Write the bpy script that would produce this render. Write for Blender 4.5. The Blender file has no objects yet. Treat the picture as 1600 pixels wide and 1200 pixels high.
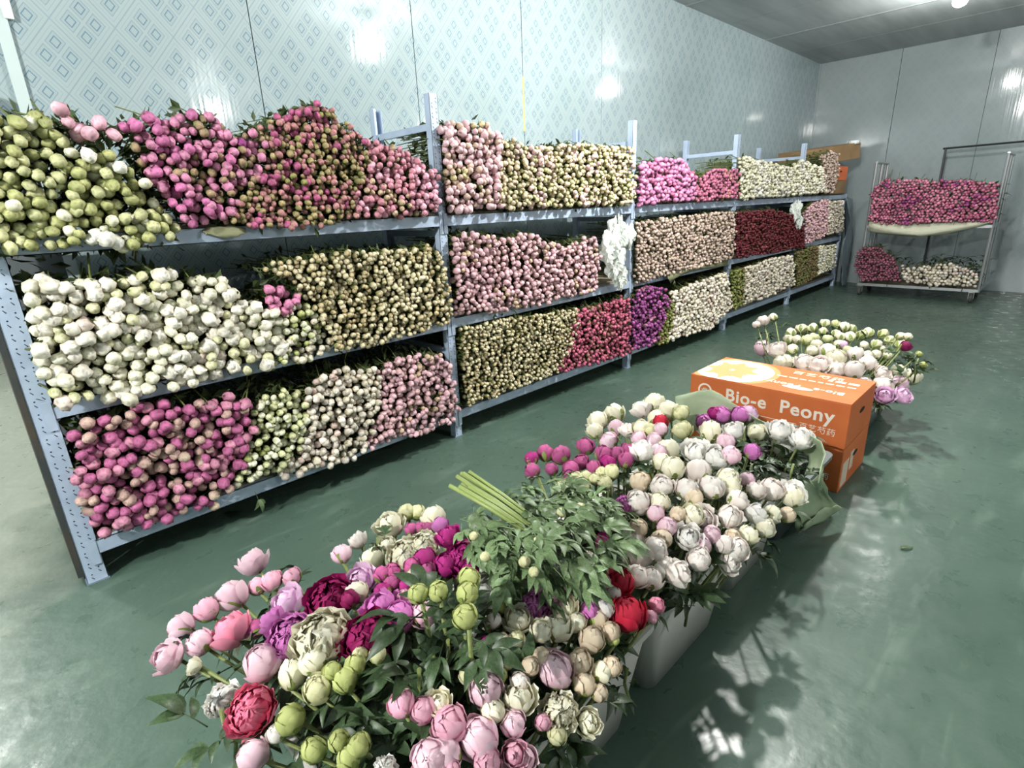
import bpy, math, random
import numpy as np
from mathutils import Vector, Matrix, Quaternion
random.seed(7); rng = np.random.default_rng(7)
S = bpy.context.scene
PI = math.pi
# ------------------------------------------------------------------ camera, world, light, exposure
CAM = np.array([-0.0504, -2.5695, 1.3996]); FPX = 847.97
CR = np.array([0.70813302, -0.70493153, -0.0402388]); CU = np.array([0.2466603, 0.1935772, 0.94957178]); CF = np.array([0.66159377, 0.68234845, -0.31095703])
cam = bpy.data.cameras.new('camera'); co = bpy.data.objects.new('camera', cam); S.collection.objects.link(co)
co.matrix_world = Matrix(((CR[0], CU[0], -CF[0], CAM[0]), (CR[1], CU[1], -CF[1], CAM[1]), (CR[2], CU[2], -CF[2], CAM[2]), (0, 0, 0, 1)))
cam.sensor_fit = 'HORIZONTAL'; cam.sensor_width = 36; cam.lens = FPX / 1600 * 36; cam.clip_start = 0.02; cam.clip_end = 60
S.camera = co
w = bpy.data.worlds.new('world'); S.world = w; w.use_nodes = True
w.node_tree.nodes['Background'].inputs[0].default_value = (0.75, 0.85, 0.9, 1); w.node_tree.nodes['Background'].inputs[1].default_value = 0.02
S.view_settings.view_transform = 'Standard'; S.view_settings.look = 'None'; S.view_settings.gamma = 1; S.view_settings.use_curve_mapping = False
S.view_settings.exposure = 0.30
LAMPS = [(3.4, -1.35, 3.10, 310), (7.45, -1.32, 3.10, 70), (3.3, -5.8, 3.10, 150), (7.5, -5.8, 3.10, 60), (-2.6, -1.7, 3.10, 560), (-1.2, 3.4, 3.1, 260)]
for i, (x, y, z, p) in enumerate(LAMPS):
    l = bpy.data.lights.new('lamp_light', 'POINT'); l.energy = p; l.shadow_soft_size = 0.05; l.color = (1.0, 0.98, 0.93)
    o = bpy.data.objects.new('lamp_light', l); o.location = (x, y, z - 0.09); S.collection.objects.link(o)

# ------------------------------------------------------------------ helpers
def ray(px, py): return CF + (px - 800) / FPX * CR - (py - 600) / FPX * CU
def onY(px, py, y=0.0): d = ray(px, py); return CAM + (y - CAM[1]) / d[1] * d
def onZ(px, py, z=0.0): d = ray(px, py); return CAM + (z - CAM[2]) / d[2] * d
def onX(px, py, x=0.0): d = ray(px, py); return CAM + (x - CAM[0]) / d[0] * d
def depth(p): return float((np.array(p) - CAM) @ CF)
def lin(c):
    c = np.array(c, float) / 255; return np.where(c <= .04045, c / 12.92, ((c + .055) / 1.055) ** 2.4)
def tag(o, label=None, cat=None, group=None, kind=None):
    if label: o['label'] = label
    if cat: o['category'] = cat
    if group: o['group'] = group
    if kind: o['kind'] = kind
    return o
def link(name, me, parent=None, loc=(0, 0, 0)):
    o = bpy.data.objects.new(name, me); S.collection.objects.link(o)
    if parent: o.parent = parent
    o.location = loc; return o
def empty(name, loc=(0, 0, 0), rz=0):
    o = link(name, None, None, loc); o.rotation_euler = (0, 0, rz); o.empty_display_size = .05; return o
def mesh(name, V, F, mats, smooth=False, col=None, mi=None):
    me = bpy.data.meshes.new(name)
    V = np.asarray(V, np.float32).reshape(-1, 3)
    me.from_pydata(V.tolist(), [], F if isinstance(F, list) else F.tolist()); 
    for m in (mats if isinstance(mats, (list, tuple)) else [mats]): me.materials.append(m)
    if smooth: me.polygons.foreach_set('use_smooth', [True] * len(me.polygons))
    if mi is not None: me.polygons.foreach_set('material_index', mi)
    if col is not None:
        a = me.color_attributes.new('Col', 'FLOAT_COLOR', 'POINT'); c = np.ones((len(V), 4), np.float32); c[:, :3] = col
        a.data.foreach_set('color', c.ravel())
    me.update(); return me
class MB:
    def __init__(s): s.V = []; s.F = []; s.M = []; s.S = []; s.n = 0
    def add(s, V, F, m=0):
        s.V += [tuple(map(float, v)) for v in V]; s.F += [[i + s.n for i in f] for f in F]; s.M += [m] * len(F); s.n += len(V); return s
    def box(s, a, b, m=0, bev=0):
        x0, y0, z0 = a; x1, y1, z1 = b
        V = [(x, y, z) for z in (z0, z1) for x, y in ((x0, y0), (x1, y0), (x1, y1), (x0, y1))]
        return s.add(V, [(3, 2, 1, 0), (4, 5, 6, 7), (0, 1, 5, 4), (1, 2, 6, 5), (2, 3, 7, 6), (3, 0, 4, 7)], m)
    def tube(s, pts, r, n=8, m=0, cap=True, taper=None):
        pts = [Vector(p) for p in pts]; V = []; F = []; k = len(pts)
        t0 = (pts[1] - pts[0]).normalized(); up = Vector((0, 0, 1)) if abs(t0.z) < .9 else Vector((1, 0, 0))
        a = t0.cross(up).normalized()
        for i, p in enumerate(pts):
            t = (pts[min(i + 1, k - 1)] - pts[max(i - 1, 0)]).normalized(); a = (a - t * a.dot(t)).normalized(); b = t.cross(a)
            rr = r * (taper[i] if taper else 1)
            for j in range(n): th = 2 * PI * j / n; V.append(p + (a * math.cos(th) + b * math.sin(th)) * rr)
        for i in range(k - 1):
            for j in range(n): F.append((i * n + j, i * n + (j + 1) % n, (i + 1) * n + (j + 1) % n, (i + 1) * n + j))
        if cap: F += [tuple(range(n - 1, -1, -1)), tuple((k - 1) * n + j for j in range(n))]
        return s.add(V, F, m)
    def lathe(s, prof, n=20, m=0, c=(0, 0, 0), axis='z'):
        V = []; F = []
        for r, h in prof:
            for j in range(n):
                th = 2 * PI * j / n; p = (r * math.cos(th), r * math.sin(th), h)
                if axis == 'y': p = (p[0], p[2], p[1])
                if axis == 'x': p = (p[2], p[0], p[1])
                V.append((p[0] + c[0], p[1] + c[1], p[2] + c[2]))
        for i in range(len(prof) - 1):
            for j in range(n): F.append((i * n + j, i * n + (j + 1) % n, (i + 1) * n + (j + 1) % n, (i + 1) * n + j))
        F += [tuple(range(n - 1, -1, -1)), tuple((len(prof) - 1) * n + j for j in range(n))]
        return s.add(V, F, m)
    def build(s, name, mats, parent=None, loc=(0, 0, 0), smooth=False, bev=0):
        me = mesh(name, s.V, s.F, mats, smooth, mi=s.M); o = link(name, me, parent, loc)
        if bev: m = o.modifiers.new('b', 'BEVEL'); m.width = bev; m.segments = 2; m.limit_method = 'ANGLE'
        return o
def N(nt, t, **k):
    n = nt.nodes.new(t)
    for a, v in k.items():
        if a.startswith('i_'):
            key = a[2:].replace('_', ' ')
            n.inputs[int(key) if key.isdigit() else key].default_value = v
        else: setattr(n, a, v)
    return n
def mat(name, col=(200, 200, 200), rough=.5, metal=0, spec=.5, noise=None, bump=None, alpha=None):
    """noise=(scale, colour2, contrast lo, hi[, stretch]); bump=(scale, strength)"""
    m = bpy.data.materials.new(name); m.use_nodes = True; nt = m.node_tree; b = nt.nodes['Principled BSDF']
    c = tuple(lin(col)) + (1,)
    b.inputs['Base Color'].default_value = c; b.inputs['Roughness'].default_value = rough; b.inputs['Metallic'].default_value = metal; b.inputs['Specular IOR Level'].default_value = spec
    tc = N(nt, 'ShaderNodeTexCoord')
    if noise:
        mp = N(nt, 'ShaderNodeMapping'); nt.links.new(tc.outputs['Object'], mp.inputs[0])
        if len(noise) > 4: mp.inputs['Scale'].default_value = noise[4]
        n = N(nt, 'ShaderNodeTexNoise'); n.inputs['Scale'].default_value = noise[0]; n.inputs['Detail'].default_value = 5; nt.links.new(mp.outputs[0], n.inputs['Vector'])
        r = N(nt, 'ShaderNodeMapRange'); r.inputs[1].default_value = noise[2]; r.inputs[2].default_value = noise[3]; nt.links.new(n.outputs['Fac'], r.inputs[0])
        x = N(nt, 'ShaderNodeMix', data_type='RGBA'); x.inputs[6].default_value = c; x.inputs[7].default_value = tuple(lin(noise[1])) + (1,)
        nt.links.new(r.outputs[0], x.inputs[0]); nt.links.new(x.outputs[2], b.inputs['Base Color'])
    if bump:
        n = N(nt, 'ShaderNodeTexNoise'); n.inputs['Scale'].default_value = bump[0]; n.inputs['Detail'].default_value = 4; nt.links.new(tc.outputs['Object'], n.inputs['Vector'])
        bp = N(nt, 'ShaderNodeBump'); bp.inputs['Strength'].default_value = bump[1]; bp.inputs['Distance'].default_value = .01
        nt.links.new(n.outputs['Fac'], bp.inputs['Height']); nt.links.new(bp.outputs[0], b.inputs['Normal'])
    return m
# ------------------------------------------------------------------ materials
def petal_mat(trans=0):
    m = mat('petal', rough=.55, spec=.3); nt = m.node_tree; b = nt.nodes['Principled BSDF']
    a = N(nt, 'ShaderNodeAttribute', attribute_name='Col'); oi = N(nt, 'ShaderNodeObjectInfo')
    h = N(nt, 'ShaderNodeHueSaturation'); r = N(nt, 'ShaderNodeMapRange'); r.inputs[3].default_value = .86; r.inputs[4].default_value = 1.12
    nt.links.new(oi.outputs['Random'], r.inputs[0]); nt.links.new(r.outputs[0], h.inputs['Value']); nt.links.new(a.outputs['Color'], h.inputs['Color'])
    nt.links.new(h.outputs[0], b.inputs['Base Color'])
    tc = N(nt, 'ShaderNodeTexCoord'); n = N(nt, 'ShaderNodeTexNoise'); n.inputs['Scale'].default_value = 60; nt.links.new(tc.outputs['Object'], n.inputs['Vector'])
    bp = N(nt, 'ShaderNodeBump'); bp.inputs['Strength'].default_value = .35; bp.inputs['Distance'].default_value = .004
    nt.links.new(n.outputs['Fac'], bp.inputs['Height']); nt.links.new(bp.outputs[0], b.inputs['Normal'])
    if trans:
        tr = N(nt, 'ShaderNodeBsdfTranslucent'); nt.links.new(h.outputs[0], tr.inputs[0]); nt.links.new(bp.outputs[0], tr.inputs['Normal']); mx = N(nt, 'ShaderNodeMixShader'); mx.inputs[0].default_value = trans
        out = nt.nodes['Material Output']; nt.links.new(b.outputs[0], mx.inputs[1]); nt.links.new(tr.outputs[0], mx.inputs[2]); nt.links.new(mx.outputs[0], out.inputs[0])
    return m
PET = petal_mat(); PETT = petal_mat(.2)
def leaf_mat(name, c1, c2):
    m = mat(name, c1, .45, spec=.35, noise=(30, c2, .35, .7)); nt = m.node_tree; b = nt.nodes['Principled BSDF']
    src = b.inputs['Base Color'].links[0].from_socket
    oi = N(nt, 'ShaderNodeObjectInfo'); h = N(nt, 'ShaderNodeHueSaturation'); r = N(nt, 'ShaderNodeMapRange'); r.inputs[3].default_value = .7; r.inputs[4].default_value = 1.35
    nt.links.new(oi.outputs['Random'], r.inputs[0]); nt.links.new(r.outputs[0], h.inputs['Value']); nt.links.new(src, h.inputs['Color']); nt.links.new(h.outputs[0], b.inputs['Base Color'])
    return m
LEAF = leaf_mat('leaf_dark', (42, 58, 36), (62, 82, 50)); LEAFP = leaf_mat('leaf_pale', (84, 104, 70), (114, 134, 94))
SEPAL = leaf_mat('sepal', (110, 128, 62), (142, 152, 84)); STEM = mat('stem', (104, 116, 62), .5, noise=(20, (132, 140, 84), .4, .7)); STEMC = mat('stem_cut', (136, 150, 88), .5)
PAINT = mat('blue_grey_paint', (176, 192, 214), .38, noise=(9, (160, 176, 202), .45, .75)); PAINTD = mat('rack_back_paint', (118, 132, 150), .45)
HOLE = mat('punched_hole', (40, 48, 66), .8); BOARD = mat('shelf_board', (120, 110, 92), .8, noise=(6, (150, 138, 112), .4, .7))
STEEL = mat('galvanised_steel', (170, 174, 176), .35, .7); DARKST = mat('dark_steel', (58, 60, 62), .5, .5); RUBBER = mat('rubber', (70, 70, 70), .7)
BINW = mat('white_tub', (196, 193, 188), .5, noise=(3, (180, 177, 172), .4, .7)); BIND = mat('grey_tub', (106, 112, 112), .5)
CARTON = mat('orange_carton', (206, 108, 54), .6, noise=(5, (198, 98, 46), .4, .7), bump=(40, .1)); KRAFT = mat('kraft_carton', (150, 122, 88), .8, noise=(6, (136, 108, 76), .4, .7))
INK = mat('white_print', (238, 226, 214), .7); INKP = mat('petal_print', (236, 158, 104), .7); INKL = mat('fade_print', (232, 150, 96), .7); DARK = mat('dark_recess', (30, 22, 18), .9)
PAPER = mat('green_wrap', (168, 182, 152), .6, noise=(8, (142, 158, 126), .4, .7), bump=(14, .5)); CLOTH = mat('cloth_liner', (186, 186, 166), .8, bump=(20, .4)); OLIVE = mat('olive_sacking', (120, 122, 92), .85, bump=(20, .5))
PLAST = mat('milky_plastic', (226, 232, 226), .3, bump=(25, .5)); PLAST.node_tree.nodes['Principled BSDF'].inputs['Transmission Weight'].default_value = .25
TARP = mat('grey_tarp', (110, 124, 132), .4, bump=(6, .6)); WHITE = mat('white_lamp', (235, 235, 235), .4); FOAM = mat('yellow_foam', (206, 180, 108), .8, bump=(30, .5)); TAPE = mat('white_tape', (235, 238, 238), .4)
GLOW = bpy.data.materials.new('lamp_glow'); GLOW.use_nodes = True; _b = GLOW.node_tree.nodes['Principled BSDF']; _b.inputs['Emission Color'].default_value = (1, .98, .92, 1); _b.inputs['Emission Strength'].default_value = 14

def wall_mat(name, horiz, strength=1.0, base=(157, 171, 174)):
    """glossy sheet printed with a rhombus lattice; horiz = object axis index that runs along the wall"""
    m = mat(name, base, .22, spec=.4); nt = m.node_tree; L = nt.links; b = nt.nodes['Principled BSDF']
    tc = N(nt, 'ShaderNodeTexCoord'); sp = N(nt, 'ShaderNodeSeparateXYZ'); L.new(tc.outputs['Object'], sp.inputs[0])
    def M(op, a, c=None, d=None):
        n = N(nt, 'ShaderNodeMath', operation=op)
        for i, v in enumerate((a, c, d)):
            if v is None: continue
            if isinstance(v, (int, float)): n.inputs[i].default_value = v
            else: L.new(v, n.inputs[i])
        return n.outputs[0]
    X = M('MULTIPLY', M('SUBTRACT', sp.outputs[horiz], .715), 1 / .24); Zc = M('MULTIPLY', M('SUBTRACT', sp.outputs[2], 2.254), 1 / .295)
    U = M('FRACT', M('ADD', M('ADD', X, Zc), 100)); V = M('FRACT', M('ADD', M('SUBTRACT', X, Zc), 100))
    du = M('ABSOLUTE', M('SUBTRACT', U, .5)); dv = M('ABSOLUTE', M('SUBTRACT', V, .5))
    def line(d, at, wd): return M('LESS_THAN', M('ABSOLUTE', M('SUBTRACT', d, at)), wd)
    su = M('ABSOLUTE', M('SUBTRACT', du, .19)); sv = M('ABSOLUTE', M('SUBTRACT', dv, .19)); mx = M('MAXIMUM', su, sv); big = M('MAXIMUM', du, dv)
    inner = line(mx, .080, .011); outer = line(mx, .150, .008); grid = line(big, .497, .010); grid2 = line(big, .415, .007)
    nz = N(nt, 'ShaderNodeTexNoise'); nz.inputs['Scale'].default_value = 1.1; L.new(tc.outputs['Object'], nz.inputs['Vector'])
    tot = M('MINIMUM', M('ADD', M('ADD', M('MULTIPLY', inner, .9), M('MULTIPLY', outer, .5)), M('ADD', M('MULTIPLY', grid, .42), M('MULTIPLY', grid2, .28))), 1)
    cell = M('MULTIPLY', M('LESS_THAN', mx, .15), .12)
    mk = N(nt, 'ShaderNodeMix', data_type='RGBA'); mk.inputs[6].default_value = tuple(lin(base)) + (1,); mk.inputs[7].default_value = tuple(lin((104, 130, 144))) + (1,)
    L.new(M('MULTIPLY', M('ADD', tot, cell), strength), mk.inputs[0])
    dirt = N(nt, 'ShaderNodeMix', data_type='RGBA', blend_type='MULTIPLY'); dirt.inputs[7].default_value = (.86, .89, .87, 1)
    r = N(nt, 'ShaderNodeMapRange'); r.inputs[1].default_value = .45; r.inputs[2].default_value = .75; L.new(nz.outputs['Fac'], r.inputs[0]); L.new(r.outputs[0], dirt.inputs[0])
    L.new(mk.outputs[2], dirt.inputs[6]); L.new(dirt.outputs[2], b.inputs['Base Color'])
    mp = N(nt, 'ShaderNodeMapping'); L.new(tc.outputs['Object'], mp.inputs[0]); sc = [.0, .0, .25]; sc[horiz] = 16.0; mp.inputs['Scale'].default_value = sc
    n2 = N(nt, 'ShaderNodeTexNoise'); n2.inputs['Scale'].default_value = 2.2; n2.inputs['Detail'].default_value = 1; L.new(mp.outputs[0], n2.inputs['Vector'])
    bp = N(nt, 'ShaderNodeBump'); bp.inputs['Strength'].default_value = .13; bp.inputs['Distance'].default_value = .004; L.new(n2.outputs['Fac'], bp.inputs['Height']); L.new(bp.outputs[0], b.inputs['Normal'])
    b.inputs['Roughness'].default_value = .07
    return m
WALL = wall_mat('patterned_panel', 0); WALLF = wall_mat('patterned_panel_far', 1, .35, (144, 154, 156))
CEIL = mat('grey_ceiling_sheet', (172, 180, 182), .5, noise=(1.2, (146, 154, 156), .4, .7, (.5, 4, 1)))
def floor_mat():
    m = mat('green_floor_paint', (74, 104, 90), .4); nt = m.node_tree; L = nt.links; b = nt.nodes['Principled BSDF']; tc = N(nt, 'ShaderNodeTexCoord'); b.inputs['Specular IOR Level'].default_value = .35
    def noise(s, det=6, stretch=None, dis=0):
        mp = N(nt, 'ShaderNodeMapping'); L.new(tc.outputs['Object'], mp.inputs[0])
        if stretch: mp.inputs['Scale'].default_value = stretch
        n = N(nt, 'ShaderNodeTexNoise'); n.inputs['Scale'].default_value = s; n.inputs['Detail'].default_value = det; n.inputs['Distortion'].default_value = dis; L.new(mp.outputs[0], n.inputs['Vector']); return n.outputs['Fac']
    def rng_(s, a, c, lo=0, hi=1):
        r = N(nt, 'ShaderNodeMapRange'); r.inputs[1].default_value = a; r.inputs[2].default_value = c; r.inputs[3].default_value = lo; r.inputs[4].default_value = hi; L.new(s, r.inputs[0]); return r.outputs[0]
    def mix(f, a, c):
        x = N(nt, 'ShaderNodeMix', data_type='RGBA'); L.new(f, x.inputs[0])
        for i, v in ((6, a), (7, c)):
            if isinstance(v, tuple): x.inputs[i].default_value = tuple(lin(v)) + (1,)
            else: L.new(v, x.inputs[i])
        return x.outputs[2]
    c = mix(rng_(noise(.8, 3), .35, .65), (62, 82, 72), (76, 96, 85))
    c = mix(rng_(noise(5, 8, (.5, 2.2, 1), .6), .56, .80, 0, .5), c, (118, 136, 122))
    sp = N(nt, 'ShaderNodeSeparateXYZ'); L.new(tc.outputs['Object'], sp.inputs[0])
    ns = noise(2.2, 6, None, .5)
    ad = N(nt, 'ShaderNodeMath', operation='MULTIPLY_ADD'); L.new(ns, ad.inputs[0]); ad.inputs[1].default_value = 1.0; 
    sl = N(nt, 'ShaderNodeMath', operation='MULTIPLY_ADD'); L.new(sp.outputs[1], sl.inputs[0]); sl.inputs[1].default_value = -.45; L.new(sp.outputs[0], sl.inputs[2]); L.new(sl.outputs[0], ad.inputs[2])
    worn = rng_(ad.outputs[0], .45, -.15)                    # bare, worn concrete at the end of the rack
    c = mix(worn, c, (150, 156, 142))
    L.new(c, b.inputs['Base Color'])
    L.new(rng_(noise(9, 8, None, .4), .35, .7, .26, .46), b.inputs['Roughness'])
    bp = N(nt, 'ShaderNodeBump'); bp.inputs['Strength'].default_value = .25; bp.inputs['Distance'].default_value = .01; L.new(noise(14, 6), bp.inputs['Height']); L.new(bp.outputs[0], b.inputs['Normal'])
    return m
FLOOR = floor_mat()

# ------------------------------------------------------------------ room
X0, X1, Y0, Y1, H = -3.2, 10.1, -7.6, 0.75, 3.296
def struct(o, label=None): o['kind'] = 'structure'; return o
struct(MB().box((X0, Y0, -.1), (X1, Y1, 0)).build('floor', FLOOR))
BACK = mat('panel_core', (90, 96, 98), .8)
DX, DZ, YB = .03, 1.72, 7.0
wl = struct(MB().box((DX, Y1 + .03, -.1), (X1 + .1, Y1 + .12, H + .1)).box((X0 - .1, Y1 + .03, DZ), (DX, Y1 + .12, H + .1)).build('wall_left', BACK))
seams = [-2.78, -1.75, -.72, .315, 1.345, 2.40, 3.43, 4.46, 5.50, 6.53, 7.56, 8.57, 9.58, X1]
prev = X0
for s in seams:
    MB().box((prev + .003, Y1, 0 if s > .4 else DZ), (s - .003, Y1 + .029, H)).build('panel', WALL, wl); prev = s
struct(MB().box((X0, Y1, -.1), (DX + .06, YB, 0)).build('floor_2', FLOOR))
struct(MB().box((X0 - .1, YB, -.1), (DX + .2, YB + .1, H + .1)).build('wall_back', WALLF)); struct(MB().box((DX + .06, Y1 + .12, -.1), (DX + .16, YB, H + .1)).build('wall_side', WALLF))
struct(MB().box((X0 - .12, Y1 + .12, -.1), (X0, YB, H + .1)).build('wall_outer', WALLF)); struct(MB().box((X0 - .1, Y1 + .1, H), (DX + .2, YB + .1, H + .1)).build('ceiling_2', CEIL))
struct(MB().box((DX - .01, Y1 - .004, 0), (DX + .015, Y1 + .125, DZ + .02)).box((X0, Y1 - .004, DZ), (DX + .015, Y1 + .125, DZ + .025)).build('trim_5', STEEL))
wf = struct(MB().box((X1 + .03, Y0 - .1, -.1), (X1 + .12, Y1 + .12, H + .1)).build('wall_far', BACK))
ys = [Y0 + i * 1.04 for i in range(9)]; ys[-1] = Y1
for a, c in zip(ys, ys[1:]): MB().box((X1, a + .003, 0), (X1 + .029, c - .003, H)).build('panel', WALLF, wf)
wr = struct(MB().box((X0 - .1, Y0 - .12, -.1), (X1 + .1, Y0 - .03, H + .1)).build('wall_right', BACK))
WALLR = wall_mat('patterned_panel_low_bounce', 1, .35, (112, 122, 124))  # unseen walls, base colour darkened to cut the light they bounce back
MB().box((X0, Y0 - .029, 0), (X1, Y0, H)).build('panel', WALLR, wr)
wn = struct(MB().box((X0 - .12, Y0 - .1, -.1), (X0 - .03, Y1 + .12, H + .1)).build('wall_near', BACK))
MB().box((X0 - .029, Y0, 0), (X0, Y1, H)).build('panel', WALLR, wn)
ce = struct(MB().box((X0 - .1, Y0 - .1, H + .03), (X1 + .1, Y1 + .1, H + .12)).build('ceiling', BACK))
xs = [X0, -2.1, -1.1, -.1, .9, 1.9, 2.9, 3.9, 4.9, 5.9, 6.9, 7.95, 8.98, X1]
for a, c in zip(xs, xs[1:]): MB().box((a + .004, Y0, H), (c - .004, Y1, H + .029)).build('panel', CEIL, ce)
for i, x in enumerate((7.95, 5.9)): struct(MB().box((x - .012, Y0, H - .006), (x + .012, Y1, H)).build('trim_%d' % (i + 1), STEEL))
struct(MB().box((.285, Y1 - .012, 0), (.33, Y1, H)).build('trim_3', mat('grey_trim', (190, 204, 204), .25)))
struct(MB().box((X1 - .02, Y1 - .02, 0), (X1, Y1, H)).build('trim_4', WALLF))
p = onY(818, 120, Y1); q = onY(818, 205, Y1)
V = []; F = []; n = 14
for i in range(n):
    t = i / (n - 1); z = p[2] * (1 - t) + q[2] * t; ww = .004 + .007 * abs(math.sin(i * 2.3)); V += [(3.43 - ww, Y1, z), (3.43, Y1 - .006 - .3 * ww, z), (3.43 + ww, Y1, z)]
for i in range(n - 1): F += [(3 * i, 3 * i + 1, 3 * i + 4, 3 * i + 3), (3 * i + 1, 3 * i + 2, 3 * i + 5, 3 * i + 4)]
tag(link('foam_bead', mesh('foam_bead', V, F, FOAM, True)), 'bead of yellowed sealing foam squeezed from a wall panel joint', 'sealant')
a = onY(2, -20, Y1); b = onY(20, 32, Y1)
tag(MB().box((a[0] - .02, Y1 - .02, b[2]), (b[0] + .005, Y1 - .002, b[2] + .4)).build('white_strip', TAPE, bev=.003), 'white plastic strip high on the patterned wall', 'strip')

# lamps
where = ['above the aisle beside the tubs', 'near the far wall', 'over the open floor opposite the first bay', 'over the open floor by the far corner', 'over the aisle in front of the nearest bay', 'in the room beyond the open doorway']
for (x, y, z, p_), wh in zip(LAMPS, where):
    t = empty('ceiling_lamp', (x, y, H)); tag(t, 'white bulb lamp hanging ' + wh, 'lamp', 'ceiling lamps')
    MB().lathe([(.05, 0), (.05, -.03), (.02, -.04), (.02, -.07), (.035, -.08), (.035, -.12)]).build('socket', WHITE, t, smooth=True)
    MB().lathe([(.035, -.12), (.06, -.15), (.065, -.18), (.05, -.21), (.02, -.225), (.004, -.228)]).build('bulb', GLOW, t, smooth=True)
    S.objects  # lights stand just under their bulbs
for o in S.objects:
    if o.type == 'LIGHT': o.location.z = H - .30

# ------------------------------------------------------------------ rack
XP = [0.023, 1.945, 3.878, 5.752, 7.657, 9.60]; ZR = [.1196, .7088, 1.3049]; PH = 1.989; PD = .60; PW = .055; RH = .062
rack = empty('storage_rack', (XP[0], 0, 0)); tag(rack, 'long pale blue-grey steel rack with three shelf levels and five bays along the patterned wall', 'rack')
RX = XP[0]
def local(o): o.location = Vector(o.location) - Vector((RX, 0, 0)); return o
holes = []
for i, x in enumerate(XP):
    PH = 1.989 if i < 5 else 1.376
    PW = .07 if i == 0 else .055
    for back in (0, 1):
        y = PD if back else 0; s = -1 if back else 1; m = PAINTD if back else PAINT
        b = MB(); x0, x1 = x - PW / 2, x + PW / 2
        b.box((x0, min(y, y + .002 * s), 0), (x1, max(y, y + .002 * s), PH)); b.box((x0, min(y, y + .045 * s), 0), (x0 + .002, max(y, y + .045 * s), PH)); b.box((x1 - .002, min(y, y + .045 * s), 0), (x1, max(y, y + .045 * s), PH))
        b.box((x0, min(y + .045 * s, y + .047 * s), 0), (x0 + .014, max(y + .045 * s, y + .047 * s), PH))
        local(b.build('post', PAINT if i else PAINT, rack))
        fb = MB().box((x0 - .004, min(y - .003 * s, y + .05 * s), 0), (x1 + .004, max(y - .003 * s, y + .05 * s), .006)); local(fb.build('foot_plate', PAINTD, rack))
        if not back:
            h = MB(); z = .04
            while z < PH - .02:
                for dx, ph in ((-.014, 0), (.014, .025)):
                    cx, cz = x + dx, z + ph
                    if cz < PH - .02:
                        h.add([(cx + .0032 * math.cos(k * PI / 3), -.0006, cz + .0032 * math.sin(k * PI / 3)) for k in range(6)], [(0, 1, 2, 3, 4, 5)])
                        h.add([(cx - .005, -.0006, cz - .012), (cx - .002, -.0006, cz - .012), (cx + .006, -.0006, cz - .022), (cx + .003, -.0006, cz - .024)], [(0, 3, 2, 1)])
                z += .05
            o = local(h.build('punched_holes', HOLE, rack)); o['kind'] = 'stuff'
    for z in ((1.81, 1.25, .55) if i < 5 else (1.25, .55)): local(MB().box((x - .02, .045, z), (x + .005, PD - .045, z + .035)).build('cross_brace', PAINT, rack))
    d = MB(); d.tube([(x, .05, .15), (x, PD - .05, .55)], .008, 5); d.tube([(x, .05, 1.25), (x, PD - .05, .6)], .008, 5); local(d.build('diagonal_brace', PAINTD, rack))
PW = .055
local(MB().box((-.034, .05, .02), (-.014, .57, 1.32)).build('end_panel', mat('dark_end_board', (52, 56, 54), .8, noise=(5, (78, 64, 46), .4, .7)), rack))
for k in range(5):
    xa, xb = XP[k] + PW / 2, XP[k + 1] - PW / 2
    for z in ZR:
        for back in (0, 1):
            y = PD - .04 if back else -.004
            b = MB(); b.box((xa, y, z), (xb, y + .003, z + RH)); b.box((xa, y, z + RH - .003), (xb, y + .04, z + RH)); b.box((xa, y, z), (xb, y + .02, z + .003))
            local(b.build('rail', PAINTD if back else PAINT, rack))
            for xx in (xa, xb):
                local(MB().box((xx - (.03 if xx == xa else -.001), y - .003 if not back else y + .04, z - .04), (xx + (.001 if xx == xa else .03) - (0 if xx == xa else 0), y if not back else y + .043, z + RH + .01)).build('rail_clip', PAINT, rack))
        for j in range(4):
            w_ = (xb - xa) / 4; local(MB().box((xa + j * w_ + .002, .02, z + RH), (xa + (j + 1) * w_ - .002, PD - .02, z + RH + .012)).build('shelf_panel', BOARD, rack))

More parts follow.
